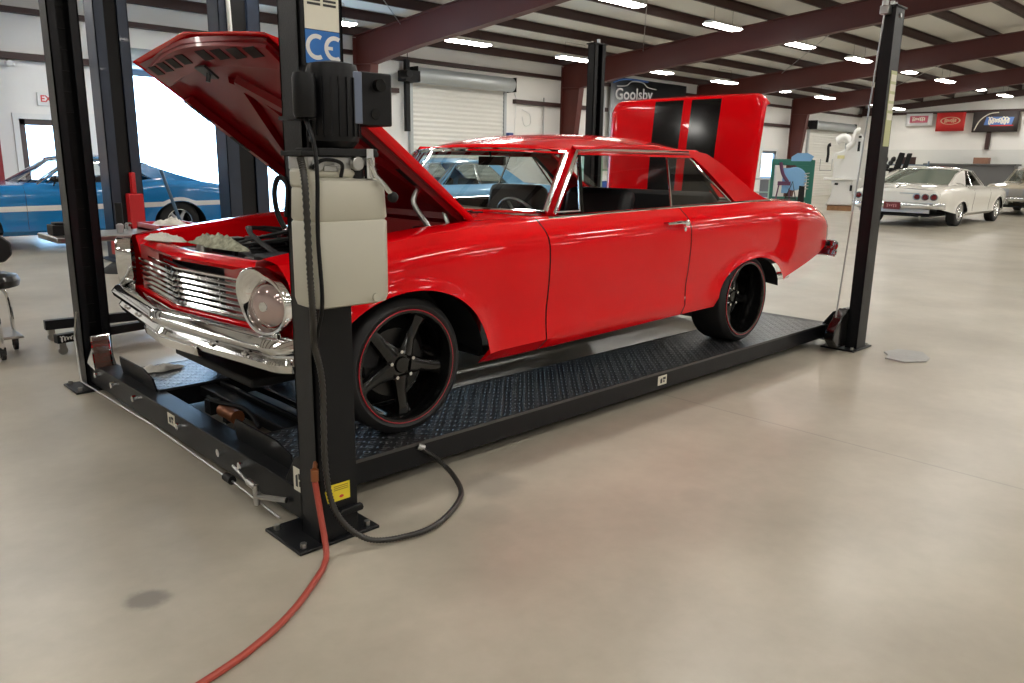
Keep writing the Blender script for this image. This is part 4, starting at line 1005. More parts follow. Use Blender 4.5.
# reservoir
def rrect(x0, x1, y0, y1, r, z, n=6):
    out = []
    for cx, cy, a0 in ((x1 - r, y1 - r, 0), (x0 + r, y1 - r, 90), (x0 + r, y0 + r, 180), (x1 - r, y0 + r, 270)):
        for i in range(n + 1): a = radians(a0 + 90 * i / n); out.append((cx + r * cos(a), cy + r * sin(a), z))
    return out
tx0, tx1, ty0, ty1 = PX + .062, PX + .345, YN - .165, YN - .012
g = B(); rows = []
for z, i in ((.872, .02), (.878, .006), (.90, 0), (1.135, 0), (1.142, .005), (1.150, .0), (1.235, .004), (1.262, .012), (1.275, .035)): rows.append(rrect(tx0 + i, tx1 - i, ty0 + i, ty1 - i * .5, .035, z))
g.grid(rows, cv=True); n_ = len(rows[0]); g.f.append(tuple(range(n_))); g.mi.append(0); g.f.append(tuple(range(len(g.v) - n_, len(g.v)))); g.mi.append(0)
tk = g.out('fluid_tank', TANKM, pu, smooth=40)
g = B(); g.b2((tx0 + .03, YN - .14, 1.27), (tx0 + .19, YN - .03, 1.30)); g.b2((tx0 + .0, YN - .14, 1.24), (tx0 + .05, YN - .03, 1.30)); g.out('tank_shoulder', TANKM, tk, bevel=.012)
g = B(); g.cyl((PX + .28, YN - .172, .895), (PX + .28, YN - .16, .895), .014, n=16); g.out('drain_plug', TANKM, tk)
g = B(); g.cyl((PX + .245, YN - .12, 1.27), (PX + .245, YN - .12, 1.295), .026, n=18); g.cyl((PX + .245, YN - .12, 1.295), (PX + .245, YN - .12, 1.31), .03, n=18); g.out('filler_cap', PLASTIC, tk)
g = B(); g.b2((PX + .07, YN - .135, 1.295), (PX + .31, YN - .02, 1.335)); g.cyl((PX + .10, YN - .15, 1.31), (PX + .10, YN - .135, 1.31), .018, n=12); g.cyl((PX + .235, YN - .155, 1.315), (PX + .235, YN - .135, 1.315), .022, n=12); g.b2((PX + .12, YN - .143, 1.29), (PX + .17, YN - .135, 1.31)); g.out('valve_block', STEEL, pu, bevel=.003)
g = B(); g.b2((PX + .05, YN - .14, 1.335), (PX + .32, YN - .01, 1.35)); g.out('motor_flange', BLACKM, pu, bevel=.003)
g = B(); g.tube([(PX + .275, YN - .155, 1.33), (PX + .29, YN - .165, 1.28), (PX + .34, YN - .18, 1.22)], .008, 8); g.b2((PX + .265, YN - .155, 1.27), (PX + .29, YN - .14, 1.36)); lv = g.out('release_lever', CHROME, pu); B().ball((PX + .343, YN - .18, 1.212), .018, 14).out('lever_knob', PLASTIC, lv)
g = B(); g.tube(spline([(PX + .08, YN - .14, 1.30), (PX + .11, YN - .16, 1.325), (PX + .17, YN - .16, 1.315), (PX + .18, YN - .14, 1.275)], 6), .006, 8); g.out('return_tube', PLASTIC, pu)
g = B(); g.tube(spline([(PX + .075, YN - .125, 1.445), (PX + .075, YN - .165, 1.38), (PX + .075, YN - .18, 1.28), (PX + .068, YN - .182, 1.1), (PX + .075, YN - .18, .90), (PX + .12, YN - .06, .75), (X1 + .03, YN - .012, .6), (X1 + .03, YN - .012, .3)], 8), .0065, 8); g.out('power_cord', PLASTIC, pu)
# corrugated hose down the post, loop on the floor to the runway
hp = spline([(PX + .045, YN - .14, 1.33), (PX + .032, YN - .183, 1.25), (PX + .035, YN - .185, 1.0), (PX + .05, YN - .165, .86), (PX + .11, YN - .06, .74), (X1 + .015, YN - .03, .6), (X1 + .015, YN - .03, .3), (X1 + .04, YN - .05, .13), (X1 + .12, YN - .11, .03), (X1 + .25, YN - .165, .016), (-.26, YN - .16, .016), (-.05, -1.27, .016), (.04, -1.12, .03), (.03, -1.02, .08), (-.03, -.995, .135)], 26)
g = B(); g.tube(hp, [.0115 if i % 2 else .0088 for i in range(len(hp))], 10); g.out('corrugated_hose', mat('dark_hose', (.035, .033, .03), .35, .3), lift, smooth=60)
g = B(); g.cyl((-.02, -.995, .135), (-.045, -.984, .147), .014, n=10); g.out('hose_fitting', STEEL, lift)
g = B(); g.tube(spline([(X1 - .006, YN + .13, 1.10), (X1 - .02, YN + .15, 1.15), (X1 - .025, YN + .155, 1.22), (X1 - .015, YN + .14, 1.265), (X1 - .0, YN + .11, 1.24), (X1 - .004, YN + .12, 1.14)], 8), .009, 8); g.out('coiled_cable', PLASTIC, lift)
# guards and labels on near front post
g = B(); g.prism([(X1 + .06, YN - .001, .095), (X1 + .165, YN - .001, .095), (X1 + .17, YN - .001, .105), (X1 + .165, YN - .001, .12), (X1 + .08, YN - .001, .12)], (0, -.02, 0)); g.out('post_foot_bracket', BLACK, pnf, bevel=.003)
g = B(); g.prism([(X1 + .035, YN - .0005, .15), (X1 + .125, YN - .0005, .15), (X1 + .125, YN - .0005, .215), (X1 + .04, YN - .0005, .215), (X1 + .025, YN - .0005, .195)], (0, -.0015, 0)); yl = g.out('warning_label', YEL, pnf, smooth=0); yl['label'] = 'yellow warning label'
g = B(); g.ball((X1 + .09, YN - .002, .165), .008, 8, (1.2, .2, .7)); g.out('label_print', REDTXT, yl)
g = B()
for i in range(3): g.b2((X1 + .06, YN - .003, .19 + .007 * i), (X1 + .118, YN - .002, .193 + .007 * i))
g.out('label_print', mat('faded_brown_print', (.35, .25, .02), .5), yl, smooth=0)
# stickers high on the post
sx0, sx1 = X1 + .022, X1 + .142
g = B(); g.b2((sx0, YN - .002, 1.715), (sx1, YN - .0003, 2.05)); st = g.out('instruction_label', STK, pnf, smooth=0)
g = B()
for r in range(3):
    for c_ in range(2): g.b2((sx0 + .01 + .055 * c_, YN - .003, 1.785 + .012 * r), (sx0 + .055 + .055 * c_, YN - .002, 1.792 + .012 * r))
for k in range(3): g.cyl((sx0 + .03 + .05 * k, YN - .002, 1.84), (sx0 + .03 + .05 * k, YN - .003, 1.84), .010, n=10)
for r in range(6): g.b2((sx0 + .01, YN - .003, 1.87 + .016 * r), (sx1 - .02 * (r % 2) - .01, YN - .002, 1.876 + .016 * r))
g.out('label_print', DKTXT, st, smooth=0)
g = B(); g.b2((sx0, YN - .002, 1.615), (sx1, YN - .0003, 1.713)); cl = g.out('blue_label', BLUEL, pnf, smooth=0)
g = B()
def arc(cx, cz, r, w, a0, a1):
    rows = [[(cx + (r - w) * cos(a), YN - .003, cz + (r - w) * sin(a)), (cx + r * cos(a), YN - .003, cz + r * sin(a))] for a in [radians(a0 + (a1 - a0) * i / 20) for i in range(21)]]; g.grid(rows)
arc((sx0 + sx1) / 2 - .022, 1.664, .038, .013, 60, 300); arc((sx0 + sx1) / 2 + .042, 1.664, .038, .013, 60, 300); g.b2((sx0 + sx1 + .02 * 2 - .006, YN - .0032, 1.659), ((sx0 + sx1) / 2 + .034, YN - .003, 1.669)) if False else g.b2(((sx0 + sx1) / 2 + .012, YN - .0035, 1.659), ((sx0 + sx1) / 2 + .034, YN - .003, 1.669))
g.out('label_letters', WHITE, cl, smooth=0)
g = B(); g.cyl((X1 - .022, YN - .02, .26), (X1 - .022, YN - .02, .30), .014, n=12); g.cyl((X1 - .022, YN - .02, .30), (X1 - .0, YN + .01, .31), .008, n=10); g.out('hose_coupling', BRONZE, lift)
# air hose on the floor
hs = spline([(X1 - .022, YN - .02, .255), (X1 - .02, YN - .045, .14), (X1 - .03, YN - .09, .03), (-.73, -1.37, .011), (-.78, -1.42, .011), (-.93, -1.54, .011), (-1.08, -1.625, .011), (-1.27, -1.69, .011), (-1.7, -1.78, .011)], 10)
g = B(); g.tube(hs, .0105, 10); tag(g.out('air_hose', HOSER), 'red rubber air hose running from the near post across the floor', 'hose')

# bridge jack between the runways
t = thing('rolling_jack', 'black rolling jack tray set between the runways under the car nose', 'jack', (-.2, .02, .06))
g = B(); g.b2((-.20, -.44, .165), (.30, .48, .18)); g.b2((-.20, -.44, .165), (-.185, .48, .20)); g.out('jack_tray', BLACKG, t, bevel=.006)
g = B(); g.b2((-.36, -.455, .10), (-.28, .495, .15)); g.b2((-.26, -.44, .08), (-.24, .48, .16)); g.b2((.2, -.455, .10), (.28, .495, .15)); g.outs('jack_rail', BLACK, t, bevel=.004)
g = B(); g.cyl((-.42, -.08, .13), (-.42, .08, .13), .034, n=18); g.out('jack_cylinder', BRONZE, t); g = B(); g.tube(spline([(-.42, -.3, .14), (-.40, -.12, .18), (-.44, .1, .17), (-.40, .3, .14)], 6), .010); g.b2((-.45, -.02, .09), (-.36, .02, .13)); g.b2((-.44, .18, .08), (-.38, .25, .15)); g.out('jack_linkage', BLACKM, t)
# rags
from mathutils import noise as NZ
def rag(c, r, sc, m, label, h=.05, seed=1, spread=1.):
    g = B(); rows = []
    for i in range(15):
        q = i / 14; rr = []
        for k in range(36):
            a = 2 * pi * k / 36; R_ = r * q * (1 + .25 * sin(2 * a + seed) + .13 * sin(5 * a + 2 * seed)); px, py = R_ * cos(a), R_ * sin(a)
            n = NZ.noise(V((px * 18 + seed * 3, py * 18, seed))) + .6 * abs(NZ.noise(V((px * 45, py * 45, seed * 2)))); z = h * max(0, 1 - q**3) * (.55 + .75 * n)
            rr.append((c[0] + px * sc[0], c[1] + py * sc[1], c[2] + max(.003, z)))
        rows.append(rr)
    g.grid(rows, cv=True); o = g.out('rag', m, smooth=60, solid=.003, off=1); tag(o, label, 'rag'); return o
rag((-.505, .43, .928), .11, (.5, 1.4), CLOTH, 'crumpled white rag on the red header panel of the car', .04, 3)
rag((-.41, .02, .928), .15, (.55, 1.5), CLOTH2, 'olive and grey patterned rag lying over the radiator', .06, 5)
rag((-.42, .90, .166), .10, (1, .9), CLOTH, 'white rag on the far runway beside the wheel stop', .03, 8)
# steel scrap plate by the rear post
g = B(); g.prism([(3.72, -1.62, .0), (3.86, -1.72, .0), (3.98, -1.70, .0), (4.14, -1.60, .0), (4.10, -1.44, .0), (3.93, -1.40, .0), (3.85, -1.46, 0), (3.74, -1.48, 0)], (0, 0, .012))
tag(g.out('floor_plate', STEEL, bevel=.003), 'loose grey steel plate on the floor at the foot of the rear post', 'metal plate')

# ================================================================== background cars
def simple_car(root, S, G, paint, trim, opt):
    C_ = Car(S['low'], S['belt'], S['plan'], S['arches'], S['zs'], flare=.012)
    x0, x1 = S['x0'], S['x1']; inn = S['inner']
    g = B()
    for sg in (-1, 1): g.grid(C_.side(x0, x1, sg, lambda x: .02 if (x < S['cab'][0] or x > S['cab'][1]) else G['ybelt'] - .05, crown=.045 if opt.get('crown') is None else opt['crown']))
    body = g.out('body', paint, root, smooth=45)
    # end caps
    for xe, sgn, nm in ((x0, -1, 'nose_panel'), (x1, 1, 'tail_panel')):
        g = B(); rows = []
        for i in range(9):
            lo = C_.lo(xe); z = lo + (tab(S['belt'], xe) + .045 * 0 - lo) * i / 8; w = C_.y(xe, z); rows.append([(xe + sgn * (.05 * (1 - v * v)), v * w, z + (.045 * (1 - abs(v)) if i == 8 else 0)) for v in [-1 + j / 6 for j in range(13)]])
        g.grid(rows); g.out(nm, opt.get('tail', paint) if sgn > 0 else opt.get('nose', paint), root, smooth=45, solid=.005)
    g = B(); g.b2((x0 + .1, -.7, S['zs']), (x1 - .1, .7, S['zs'] + .04)); g.out('floor_pan', BLACKM, root)
    for sg in (-1, 1):
        for xc, zc, rx, rz in S['arches']:
            g = B(); rows = []
            for yy in (.55, .70, .9): rows.append([(xc + (rx + .004) * cos(a * pi / 12), sg * yy * (C_.y(xc, zc + rz) / .92), zc + (rz + .004) * sin(a * pi / 12)) for a in range(13)])
            g.grid(rows); g.add(list(rows[0]) + [(xc, sg * .55, zc)], [(i, i + 1, 13) for i in range(12)]); g.out('wheel_well', BLACKM, root)
    greenhouse(root, G, paint, opt.get('glass', GLASSD), CHROME)
    for sg in (-1, 1):
        for xx in S.get('seams', ()):
            pts = [(xx, sg * (C_.y(xx, z) + .0005), z) for z in [C_.lo(xx) + .03 + (tab(S['belt'], xx) - C_.lo(xx) - .04) * i / 10 for i in range(11)]]; B().tube(pts, .004, 4).out('door_seam', BLACKM, body)
    g = B()
    for y in (-.36, .36): g.box((S['cab'][0] + .85, y, .62), (.5, .5, .16)); g.box((S['cab'][0] + 1.12, y, .82), (.12, .5, .44), MX.Rotation(radians(12), 3, 'Y'))
    g.box((S['cab'][0] + 1.95, 0, .72), (.14, 1.2, .40)); g.b2((S['cab'][0] + .1, -.7, .72), (S['cab'][0] + .35, .7, .88)); g.outs('seat', opt.get('seat', INT), root, bevel=.04)
    for sg in (-1, 1):
        for xw in (0, S['wb']): wheel(root, (xw, sg * S['track'], S['R']), sg, S['R'], .20, S['rr'], spoke=opt.get('spoke', CHROME), lip=opt.get('lip', CHROME), detail=False, nsp=opt.get('nsp', 5), dish=.75)
    # bumpers
    for xe, sgn, zb_, nm in ((x0, -1, S['bz'][0], 'front_bumper'), (x1, 1, S['bz'][1], 'rear_bumper')):
        g = B(); rows = []; W_ = S['plan'][3][1]
        for i in range(31):
            y = -W_ + 2 * W_ * i / 30; a = abs(y); x = xe + sgn * (.09 + .05 * (1 - (y / W_)**2)) - sgn * (0 if a < W_ - .16 else 9 * (a - W_ + .16)**2); rows.append([(x - sgn * .03, y, zb_ - .07), (x, y, zb_ - .06), (x + sgn * .02, y, zb_), (x, y, zb_ + .06), (x - sgn * .03, y, zb_ + .07)])
        g.grid(rows); g.out(nm, CHROME, root, solid=.004, smooth=40)
    return C_, body
# --- blue coupe
bc = thing('car', 'blue fastback coupe with a white side stripe behind the left posts', 'car', (.14, 10.15, 0), local=True)
S = dict(low=[(-1.0, .42), (-.5, .26), (.5, .21), (2.4, .21), (3.4, .26), (3.95, .42)], belt=[(-1.0, .76), (-.6, .84), (0, .88), (.7, .90), (1.5, .90), (2.2, .92), (2.7, .965), (3.2, .95), (3.7, .88), (3.95, .80)],
         plan=[(-1., .80), (-.6, .90), (0, .94), (1.5, .945), (2.8, .955), (3.4, .92), (3.95, .84)], arches=[(0, .30, .40, .36), (2.85, .30, .41, .35)], zs=.21, x0=-1., x1=3.95, cab=(.78, 2.85), wb=2.85, track=.80, R=.325, rr=.20, bz=(.5, .5), inner=None, seams=(.72, 2.02))
Gb = dict(WB=(.84, .90, .78), WT=(1.40, 1.27, .60), RT=(2.05, 1.27, .58), RB=(3.05, .95, .66), bow=(.22, .14, .08, .1), crown=.05, arc=.03, ybelt=.82, zbelt=.91, yrail=.64, zrail=1.28,
          C=[(2.1, 1.27), (2.25, 1.265), (2.5, 1.21), (2.9, 1.07), (3.3, .95), (3.3, .92), (2.62, .92), (2.58, .95), (2.3, 1.12)], Cedge=[(2.25, 1.265), (2.5, 1.21), (2.9, 1.07), (3.3, .95)],
          side=[('door_window', [(1.02, .92), (1.44, 1.25), (1.95, 1.26), (1.98, .92)]), ('quarter_window', [(2.02, .92), (1.99, 1.26), (2.1, 1.255), (2.3, 1.10), (2.56, .95), (2.56, .92)])],
          drip=[(.9, .92), (1.42, 1.275), (2.1, 1.285), (2.5, 1.22)], sgl=GLASSC)
Cb, bod = simple_car(bc, S, Gb, CARB, CHROME, dict(spoke=SILVER))
for sg in (-1, 1):
    rows = []
    for i in range(75):
        x = -.95 + 4.85 * i / 74; z0 = .545 + .01 * x
        lift_ = 0
        dx = (x - 2.85) / .50
        zz0, zz1 = z0, z0 + .075
        ok = True
        for xc in (0, 2.85):
            if abs(x - xc) < .405: zz0 = max(zz0, .30 + .355 * sqrt(1 - min(1, ((x - xc) / .41)**2)) + .004); zz1 = max(zz1, zz0 + .055)
        rows.append([(x, sg * (Cb.y(x, zz0) + .003), zz0), (x, sg * (Cb.y(x, zz1) + .003), zz1)])
    B().grid(rows).out('white_side_stripe', WHITE, bod)
g = B(); g.ball((1.12, -.93, 1.0), .06, 10, (1.4, .8, .8)); g.tube([(1.1, -.88, .90), (1.12, -.93, .98)], .01); g.out('door_mirror', BLACKG, bc)
# --- white coupe at right, nose away from us
wc = thing('car', 'white classic fastback parked with its tail lights toward the viewer', 'car', (18.99 + 3.02, 3.66, 0), pi, local=True); wc.scale = (1, 1.1, 1)
S = dict(low=[(-.95, .42), (-.5, .30), (.6, .24), (2.6, .24), (3.5, .32), (4.35, .44)], belt=[(-.95, .82), (-.5, .88), (0, .90), (.9, .91), (1.8, .91), (2.4, .93), (2.9, .98), (3.5, .96), (4.1, .91), (4.35, .85)],
         plan=[(-.95, .88), (-.6, .94), (0, .97), (1.5, .98), (2.9, .99), (3.8, .97), (4.35, .90)], arches=[(0, .33, .42, .33), (3.02, .33, .42, .26)], zs=.24, x0=-.95, x1=4.35, cab=(.95, 3.2), wb=3.02, track=.84, R=.34, rr=.215, bz=(.5, .50), inner=None, seams=(.85, 2.2))
Gw = dict(WB=(1.0, .92, .82), WT=(1.5, 1.30, .64), RT=(2.35, 1.30, .64), RB=(3.45, .97, .74), bow=(.25, .15, .05, .08), crown=.06, arc=.03, ybelt=.85, zbelt=.93, yrail=.68, zrail=1.31,
          C=[(2.1, 1.30), (2.45, 1.295), (2.8, 1.23), (3.2, 1.10), (3.6, .98), (3.6, .95), (2.6, .94), (2.45, .98), (2.2, 1.2)], Cedge=[(2.45, 1.295), (2.8, 1.23), (3.2, 1.10), (3.6, .98)],
          side=[('door_window', [(1.15, .93), (1.55, 1.28), (1.9, 1.285), (1.92, .93)]), ('quarter_window', [(1.95, .93), (1.93, 1.285), (2.1, 1.28), (2.2, 1.18), (2.42, .97), (2.45, .94)])],
          drip=[(1.05, .94), (1.5, 1.31), (2.3, 1.32), (2.8, 1.24)], sgl=GLASS)
Cw, wbody = simple_car(wc, S, Gw, CARW, CHROME, dict(glass=mat('greenish_rear_glass', (.20, .24, .20), .12, 0, 1.), seat=INT))
g = B()
for sg in (-1, 1):
    for k in range(3): g.lathe([(0, .03), (.05, .028), (.062, .012), (.07, 0)], (4.355 + .02, sg * (.44 + .17 * k), .70), (1, 0, 0), 20)
g.outs('tail_lamp', TAILR, wc)
g = B()
for sg in (-1, 1):
    for k in range(3): g.lathe([(.062, .02), (.078, .02), (.08, 0)], (4.355 + .02, sg * (.44 + .17 * k), .70), (1, 0, 0), 20)
g.outs('lamp_ring', CHROME, wc)
g = B(); g.b2((4.51, -.17, .40), (4.53, .17, .57)); lp = g.out('license_plate', mat('maroon_plate', (.16, .02, .02), .4), wc)
scrawl(.07, (4.533, 0, .485), (0, 1, 0), (0, 0, 1), mat('pink_print', (.6, .25, .25), .5), 'plate_marks', lp, .22, 5)
g = B(); g.b2((4.36, -.72, .33), (4.42, .72, .42)); g.out('lower_rear_panel', SILVER, wc); g = B(); g.b2((4.415, .1, .775), (4.425, .5, .785)); g.out('trunk_badge', CHROME, wc)
g = B(); g.tube([(4.0, .5, .24), (4.4, .55, .24)], .03, 10); g.tube([(4.0, -.5, .24), (4.4, -.55, .24)], .03, 10); g.outs('exhaust_tip', CHROME, wc)
# --- cream car beyond it
cc = thing('car', 'cream classic car at the right edge, parked beyond the white fastback', 'car', (26.6, 3.1, 0), 0, local=True)
S2 = dict(S); S2.update(belt=[(-.95, .86), (-.5, .92), (0, .94), (.9, .95), (1.8, .95), (2.9, .95), (3.5, .93), (4.1, .90), (4.35, .86)])
G2 = dict(Gw); G2.update(WB=(.95, .95, .80), WT=(1.35, 1.36, .66), RT=(2.7, 1.36, .64), RB=(3.2, .97, .72), zrail=1.37, C=[(2.45, 1.35), (2.75, 1.35), (3.0, 1.2), (3.3, .98), (3.3, .95), (2.9, .94), (2.7, 1.15)], Cedge=[(2.75, 1.35), (3.0, 1.2), (3.3, .98)],
          side=[('door_window', [(1.12, .95), (1.42, 1.34), (1.95, 1.345), (1.97, .95)]), ('quarter_window', [(2.02, .95), (2.0, 1.345), (2.45, 1.34), (2.7, 1.15), (2.85, .96)])], drip=[(1.0, .96), (1.38, 1.37), (2.7, 1.38), (3.0, 1.24)])
Cc, cb2 = simple_car(cc, S2, G2, CARC, CHROME, dict(glass=GLASSC, seat=mat('tan_seat', (.35, .30, .2), .6)))
g = B()
for sg in (-1, 1): g.lathe([(0, .03), (.07, .02), (.085, 0), (.095, .02), (.10, 0)], (-.99, sg * .68, .68), (-1, 0, 0), 24)
g.outs('headlamp', CHROME, cc)
g = B()
for k in range(6): g.b2((-1.03, -.52, .60 + .035 * k), (-1.0, .52, .612 + .035 * k))
g.b2((-1.0, -.52, .58), (-.99, .52, .80)); g.out('grille', SILVER, cc, smooth=0)
# --- pale blue car seen through the red car's windows
lc = thing('car', 'pale blue car seen through the windows of the red car', 'car', (5.55, 7.95, 0), 0, local=True)
S3 = dict(S); S3.update(belt=[(-.95, .82), (-.5, .88), (0, .90), (.9, .90), (1.8, .90), (2.9, .92), (3.5, .92), (4.1, .88), (4.35, .82)])
G3 = dict(G2); G3.update(WB=(.95, .90, .80), WT=(1.50, 1.30, .66), RT=(2.5, 1.30, .64), RB=(3.1, .93, .72), zbelt=.90, zrail=1.31, C=[(2.3, 1.29), (2.55, 1.29), (2.8, 1.16), (3.15, .94), (3.15, .90), (2.75, .89), (2.5, 1.12)], Cedge=[(2.55, 1.29), (2.8, 1.16), (3.15, .94)],
          side=[('door_window', [(1.12, .90), (1.55, 1.28), (1.95, 1.285), (1.97, .90)]), ('quarter_window', [(2.02, .90), (2.0, 1.285), (2.3, 1.28), (2.5, 1.12), (2.7, .91)])], drip=[(1.0, .91), (1.53, 1.31), (2.5, 1.32), (2.8, 1.2)], aw=.12)
simple_car(lc, S3, G3, CARL, CHROME, dict(glass=GLASSC))

# ================================================================== other lift posts
t = thing('two_post_lift', 'dark blue two post lift standing in front of the blue coupe', 'car lift', (2.4, 7.5, 0))
for cx, w, sgx in ((1.60, .40, 1), (3.27, .60, -1)):
    g = B(); d = .34; x0, x1 = cx - w / 2, cx + w / 2; y0, y1 = 7.5 - d / 2, 7.5 + d / 2; H = 3.55
    g.b2((x0, y1 - .012, 0), (x1, y1, H)); g.b2((x0, y0, 0), (x0 + .012, y1, H)); g.b2((x1 - .012, y0, 0), (x1, y1, H)); g.b2((x0, y0, 0), (x0 + w * .3, y0 + .012, H)); g.b2((x1 - w * .3, y0, 0), (x1, y0 + .012, H))
    p = g.out('column', BPOST, t, smooth=0)
    g = B(); g.b2((cx - w * .17, y0 + .03, .3), (cx + w * .17, y1 - .03, 3.45)); g.out('carriage_track', BLACKM, p, smooth=0)
    g = B(); g.b2((x0 - .08, y0 - .12, 0), (x1 + .08, y1 + .12, .02)); g.out('base_plate', BPOST, p)
g = B(); g.b2((1.58, 7.22, .35), (1.76, 7.36, .86)); g.b2((1.64, 7.24, .86), (1.69, 7.34, 1.13)); g.out('red_carriage', mat('red_carriage_paint', (.55, .015, .02), .35), t, bevel=.01)
g = B(); g.tube([(3.12, 7.3, 2.75), (3.10, 7.3, 3.5)], .03, 10); g.b2((3.0, 7.22, 2.60), (3.5, 7.32, 2.72)); g.out('white_bracket', WHITE, t, bevel=.01)
g = B(); g.tube([(2.2, 8.6, .15), (2.55, 7.3, .5), (2.5, 7.1, .95)], .02, 8); 

# light stand / rod leaning near blue car's rear wheel
g = B(); g.tube([(2.55, 8.7, 1.15), (2.9, 8.75, .02)], .025, 8); tag(g.out('steel_rod', mat('steel_blue', (.12, .2, .3), .4, .5)), 'thin steel bar leaning by the rear wheel of the blue coupe', 'bar')

# ================================================================== stool, crane legs, tray table
t = thing('shop_stool', 'black padded rolling stool with chrome frame at the left edge', 'stool', (-1.0, 2.62, 0))
g = B(); g.lathe([(0, .02), (.15, .025), (.20, .01), (.215, -.02), (.205, -.06), (.17, -.07), (0, -.07)], (-.90, 2.62, .53), (0, 0, 1), 32); g.out('seat', mat('black_seat_vinyl', (.015, .015, .016), .3, 0, .4), t)
g = B(); g.prism([(-.98, 2.68, .61), (-.74, 2.70, .61), (-.69, 2.70, .66), (-.69, 2.70, .74), (-.74, 2.70, .79), (-1.0, 2.68, .80), (-1.1, 2.66, .72)], (.0, .05, .0)); g.out('backrest', mat('black_back_vinyl', (.015, .015, .016), .35), t, bevel=.015)
g = B(); g.tube(spline([(-.82, 2.74, .66), (-.80, 2.72, .55), (-.9, 2.66, .47)], 5), .012)
for a in (0, 90, 180, 270):
    ca, sa = cos(radians(a + 20)), sin(radians(a + 20)); g.tube(spline([(-.95 + .12 * ca, 2.62 + .12 * sa, .46), (-.95 + .20 * ca, 2.62 + .20 * sa, .40), (-.95 + .22 * ca, 2.62 + .22 * sa, .12), (-.95 + .22 * ca, 2.62 + .22 * sa, .08)], 5), .014)
g.out('frame', CHROME, t)
g = B(); g.b2((-1.15, 2.42, .13), (-.74, 2.80, .15)); g.out('tool_shelf', STEEL, t, bevel=.01)
for a in (0, 90, 180, 270):
    ca, sa = cos(radians(a + 20)), sin(radians(a + 20)); g = B(); c_ = V((-.95 + .22 * ca, 2.62 + .22 * sa, .036)); g.cyl(c_ - V((.012, 0, 0)), c_ + V((.012, 0, 0)), .034, n=18); g.b2(c_ + V((-.018, -.012, .0)), c_ + V((.018, .012, .05))); g.out('caster', RUBBER, t)

t = thing('shop_crane_base', 'low black steel legs on casters behind the far front post', 'shop crane', (-.2, 2.6, 0))
def bar(g, a, b, w, h):
    a, b = V(a), V(b); d = (b - a).normalized(); n = V((-d.y, d.x, 0)) * w / 2; u = V((0, 0, h)); g.prism([a - n, a + n, a + n + u, a - n + u], b - a)
g = B(); bar(g, (-.58, 2.33, .085), (.32, 2.50, .085), .06, .06); g.out('leg', BLACK, t, bevel=.004)
g = B(); bar(g, (-.52, 2.85, .085), (.45, 2.80, .085), .06, .07); g.out('leg', BLACK, t, bevel=.004)
g = B(); bar(g, (.36, 2.45, .09), (.36, 2.86, .09), .07, .06); g.out('cross_member', BLACK, t, bevel=.004)
for c_ in ((-.54, 2.34, .03), (-.48, 2.85, .03), (.28, 2.49, .03), (.40, 2.8, .03)):
    g = B(); g.cyl(V(c_) - V((0, .012, 0)), V(c_) + V((0, .012, 0)), .029, n=14); g.b2((c_[0] - .02, c_[1] - .018, .04), (c_[0] + .02, c_[1] + .018, .086)); g.out('caster', STEEL, t)
scrawl(.036, (-.49, 2.311, .115), (.98, .185, 0), (0, 0, 1), WHITE, 'leg_lettering', t, .14, 7)

t = thing('work_table', 'narrow grey topped bench with small parts behind the left post', 'bench', (-.25, 2.25, 0))
g = B(); g.b2((-.62, 1.86, .80), (.30, 2.30, .835)); tt = g.out('table_top', STEEL, t, bevel=.006)
g = B()
for xx in (-.58, .26):
    for yy in (1.9, 2.26): pass
g.b2((-.44, 1.98, 0), (-.36, 2.18, .80)); g.out('pedestal', BLACKM, t)
t = thing('pole_stand', 'short black pole stand with red clamp on the floor behind the bench', 'stand', (1.15, 6.3, 0))
B().cyl((1.15, 6.3, .04), (1.15, 6.3, .8), .04, n=12).out('pole', BLACKM, t)
g = B(); g.lathe([(0, .12), (.12, .11), (.22, .04), (.26, 0), (0, 0)], (1.15, 6.3, 0), (0, 0, 1), 28); g.out('stand_base', BLACKM, t)
g = B(); g.b2((1.06, 6.2, .20), (1.26, 6.4, .36)); g.out('red_clamp', mat('clamp_red', (.4, .02, .02), .4), t, bevel=.01)
g = B(); g.b2((-.60, 2.0, .8355), (-.44, 2.14, .90)); g.b2((-.58, 2.02, .90), (-.46, 2.12, .915)); tag(g.out('small_box', BLACKM, bevel=.006), 'small black box on the left end of the grey bench', 'box')
for k, (xx, yy) in enumerate(((-.20, 2.02), (-.12, 2.10))):
    g = B(); g.lathe([(0, .0), (.022, 0), (.024, .05), (.012, .06), (0, .06)], (xx, yy, .8355), (0, 0, 1), 14); tag(g.out('small_can', CHROME if k else SILVER), ('small silver can standing on the grey bench by the post', 'small chrome can beside the silver can on the bench')[k], 'can')
g = B(); g.b2((.0, 1.86, .8355), (.30, 2.30, .850)); g.b2((.0, 1.86, .8355), (.012, 2.30, .88)); g.b2((.288, 1.86, .8355), (.30, 2.30, .88)); g.b2((.0, 1.86, .8355), (.30, 1.872, .88)); g.b2((0, 2.288, .8355), (.30, 2.30, .88))
tag(g.out('red_tray', mat('tray_red', (.5, .015, .02), .35), smooth=0), 'shallow red tray on the right end of the grey bench', 'tray')
rag((.15, 2.08, .856), .13, (1, 1), CLOTH, 'white rag heaped in the red tray', .06, 11)

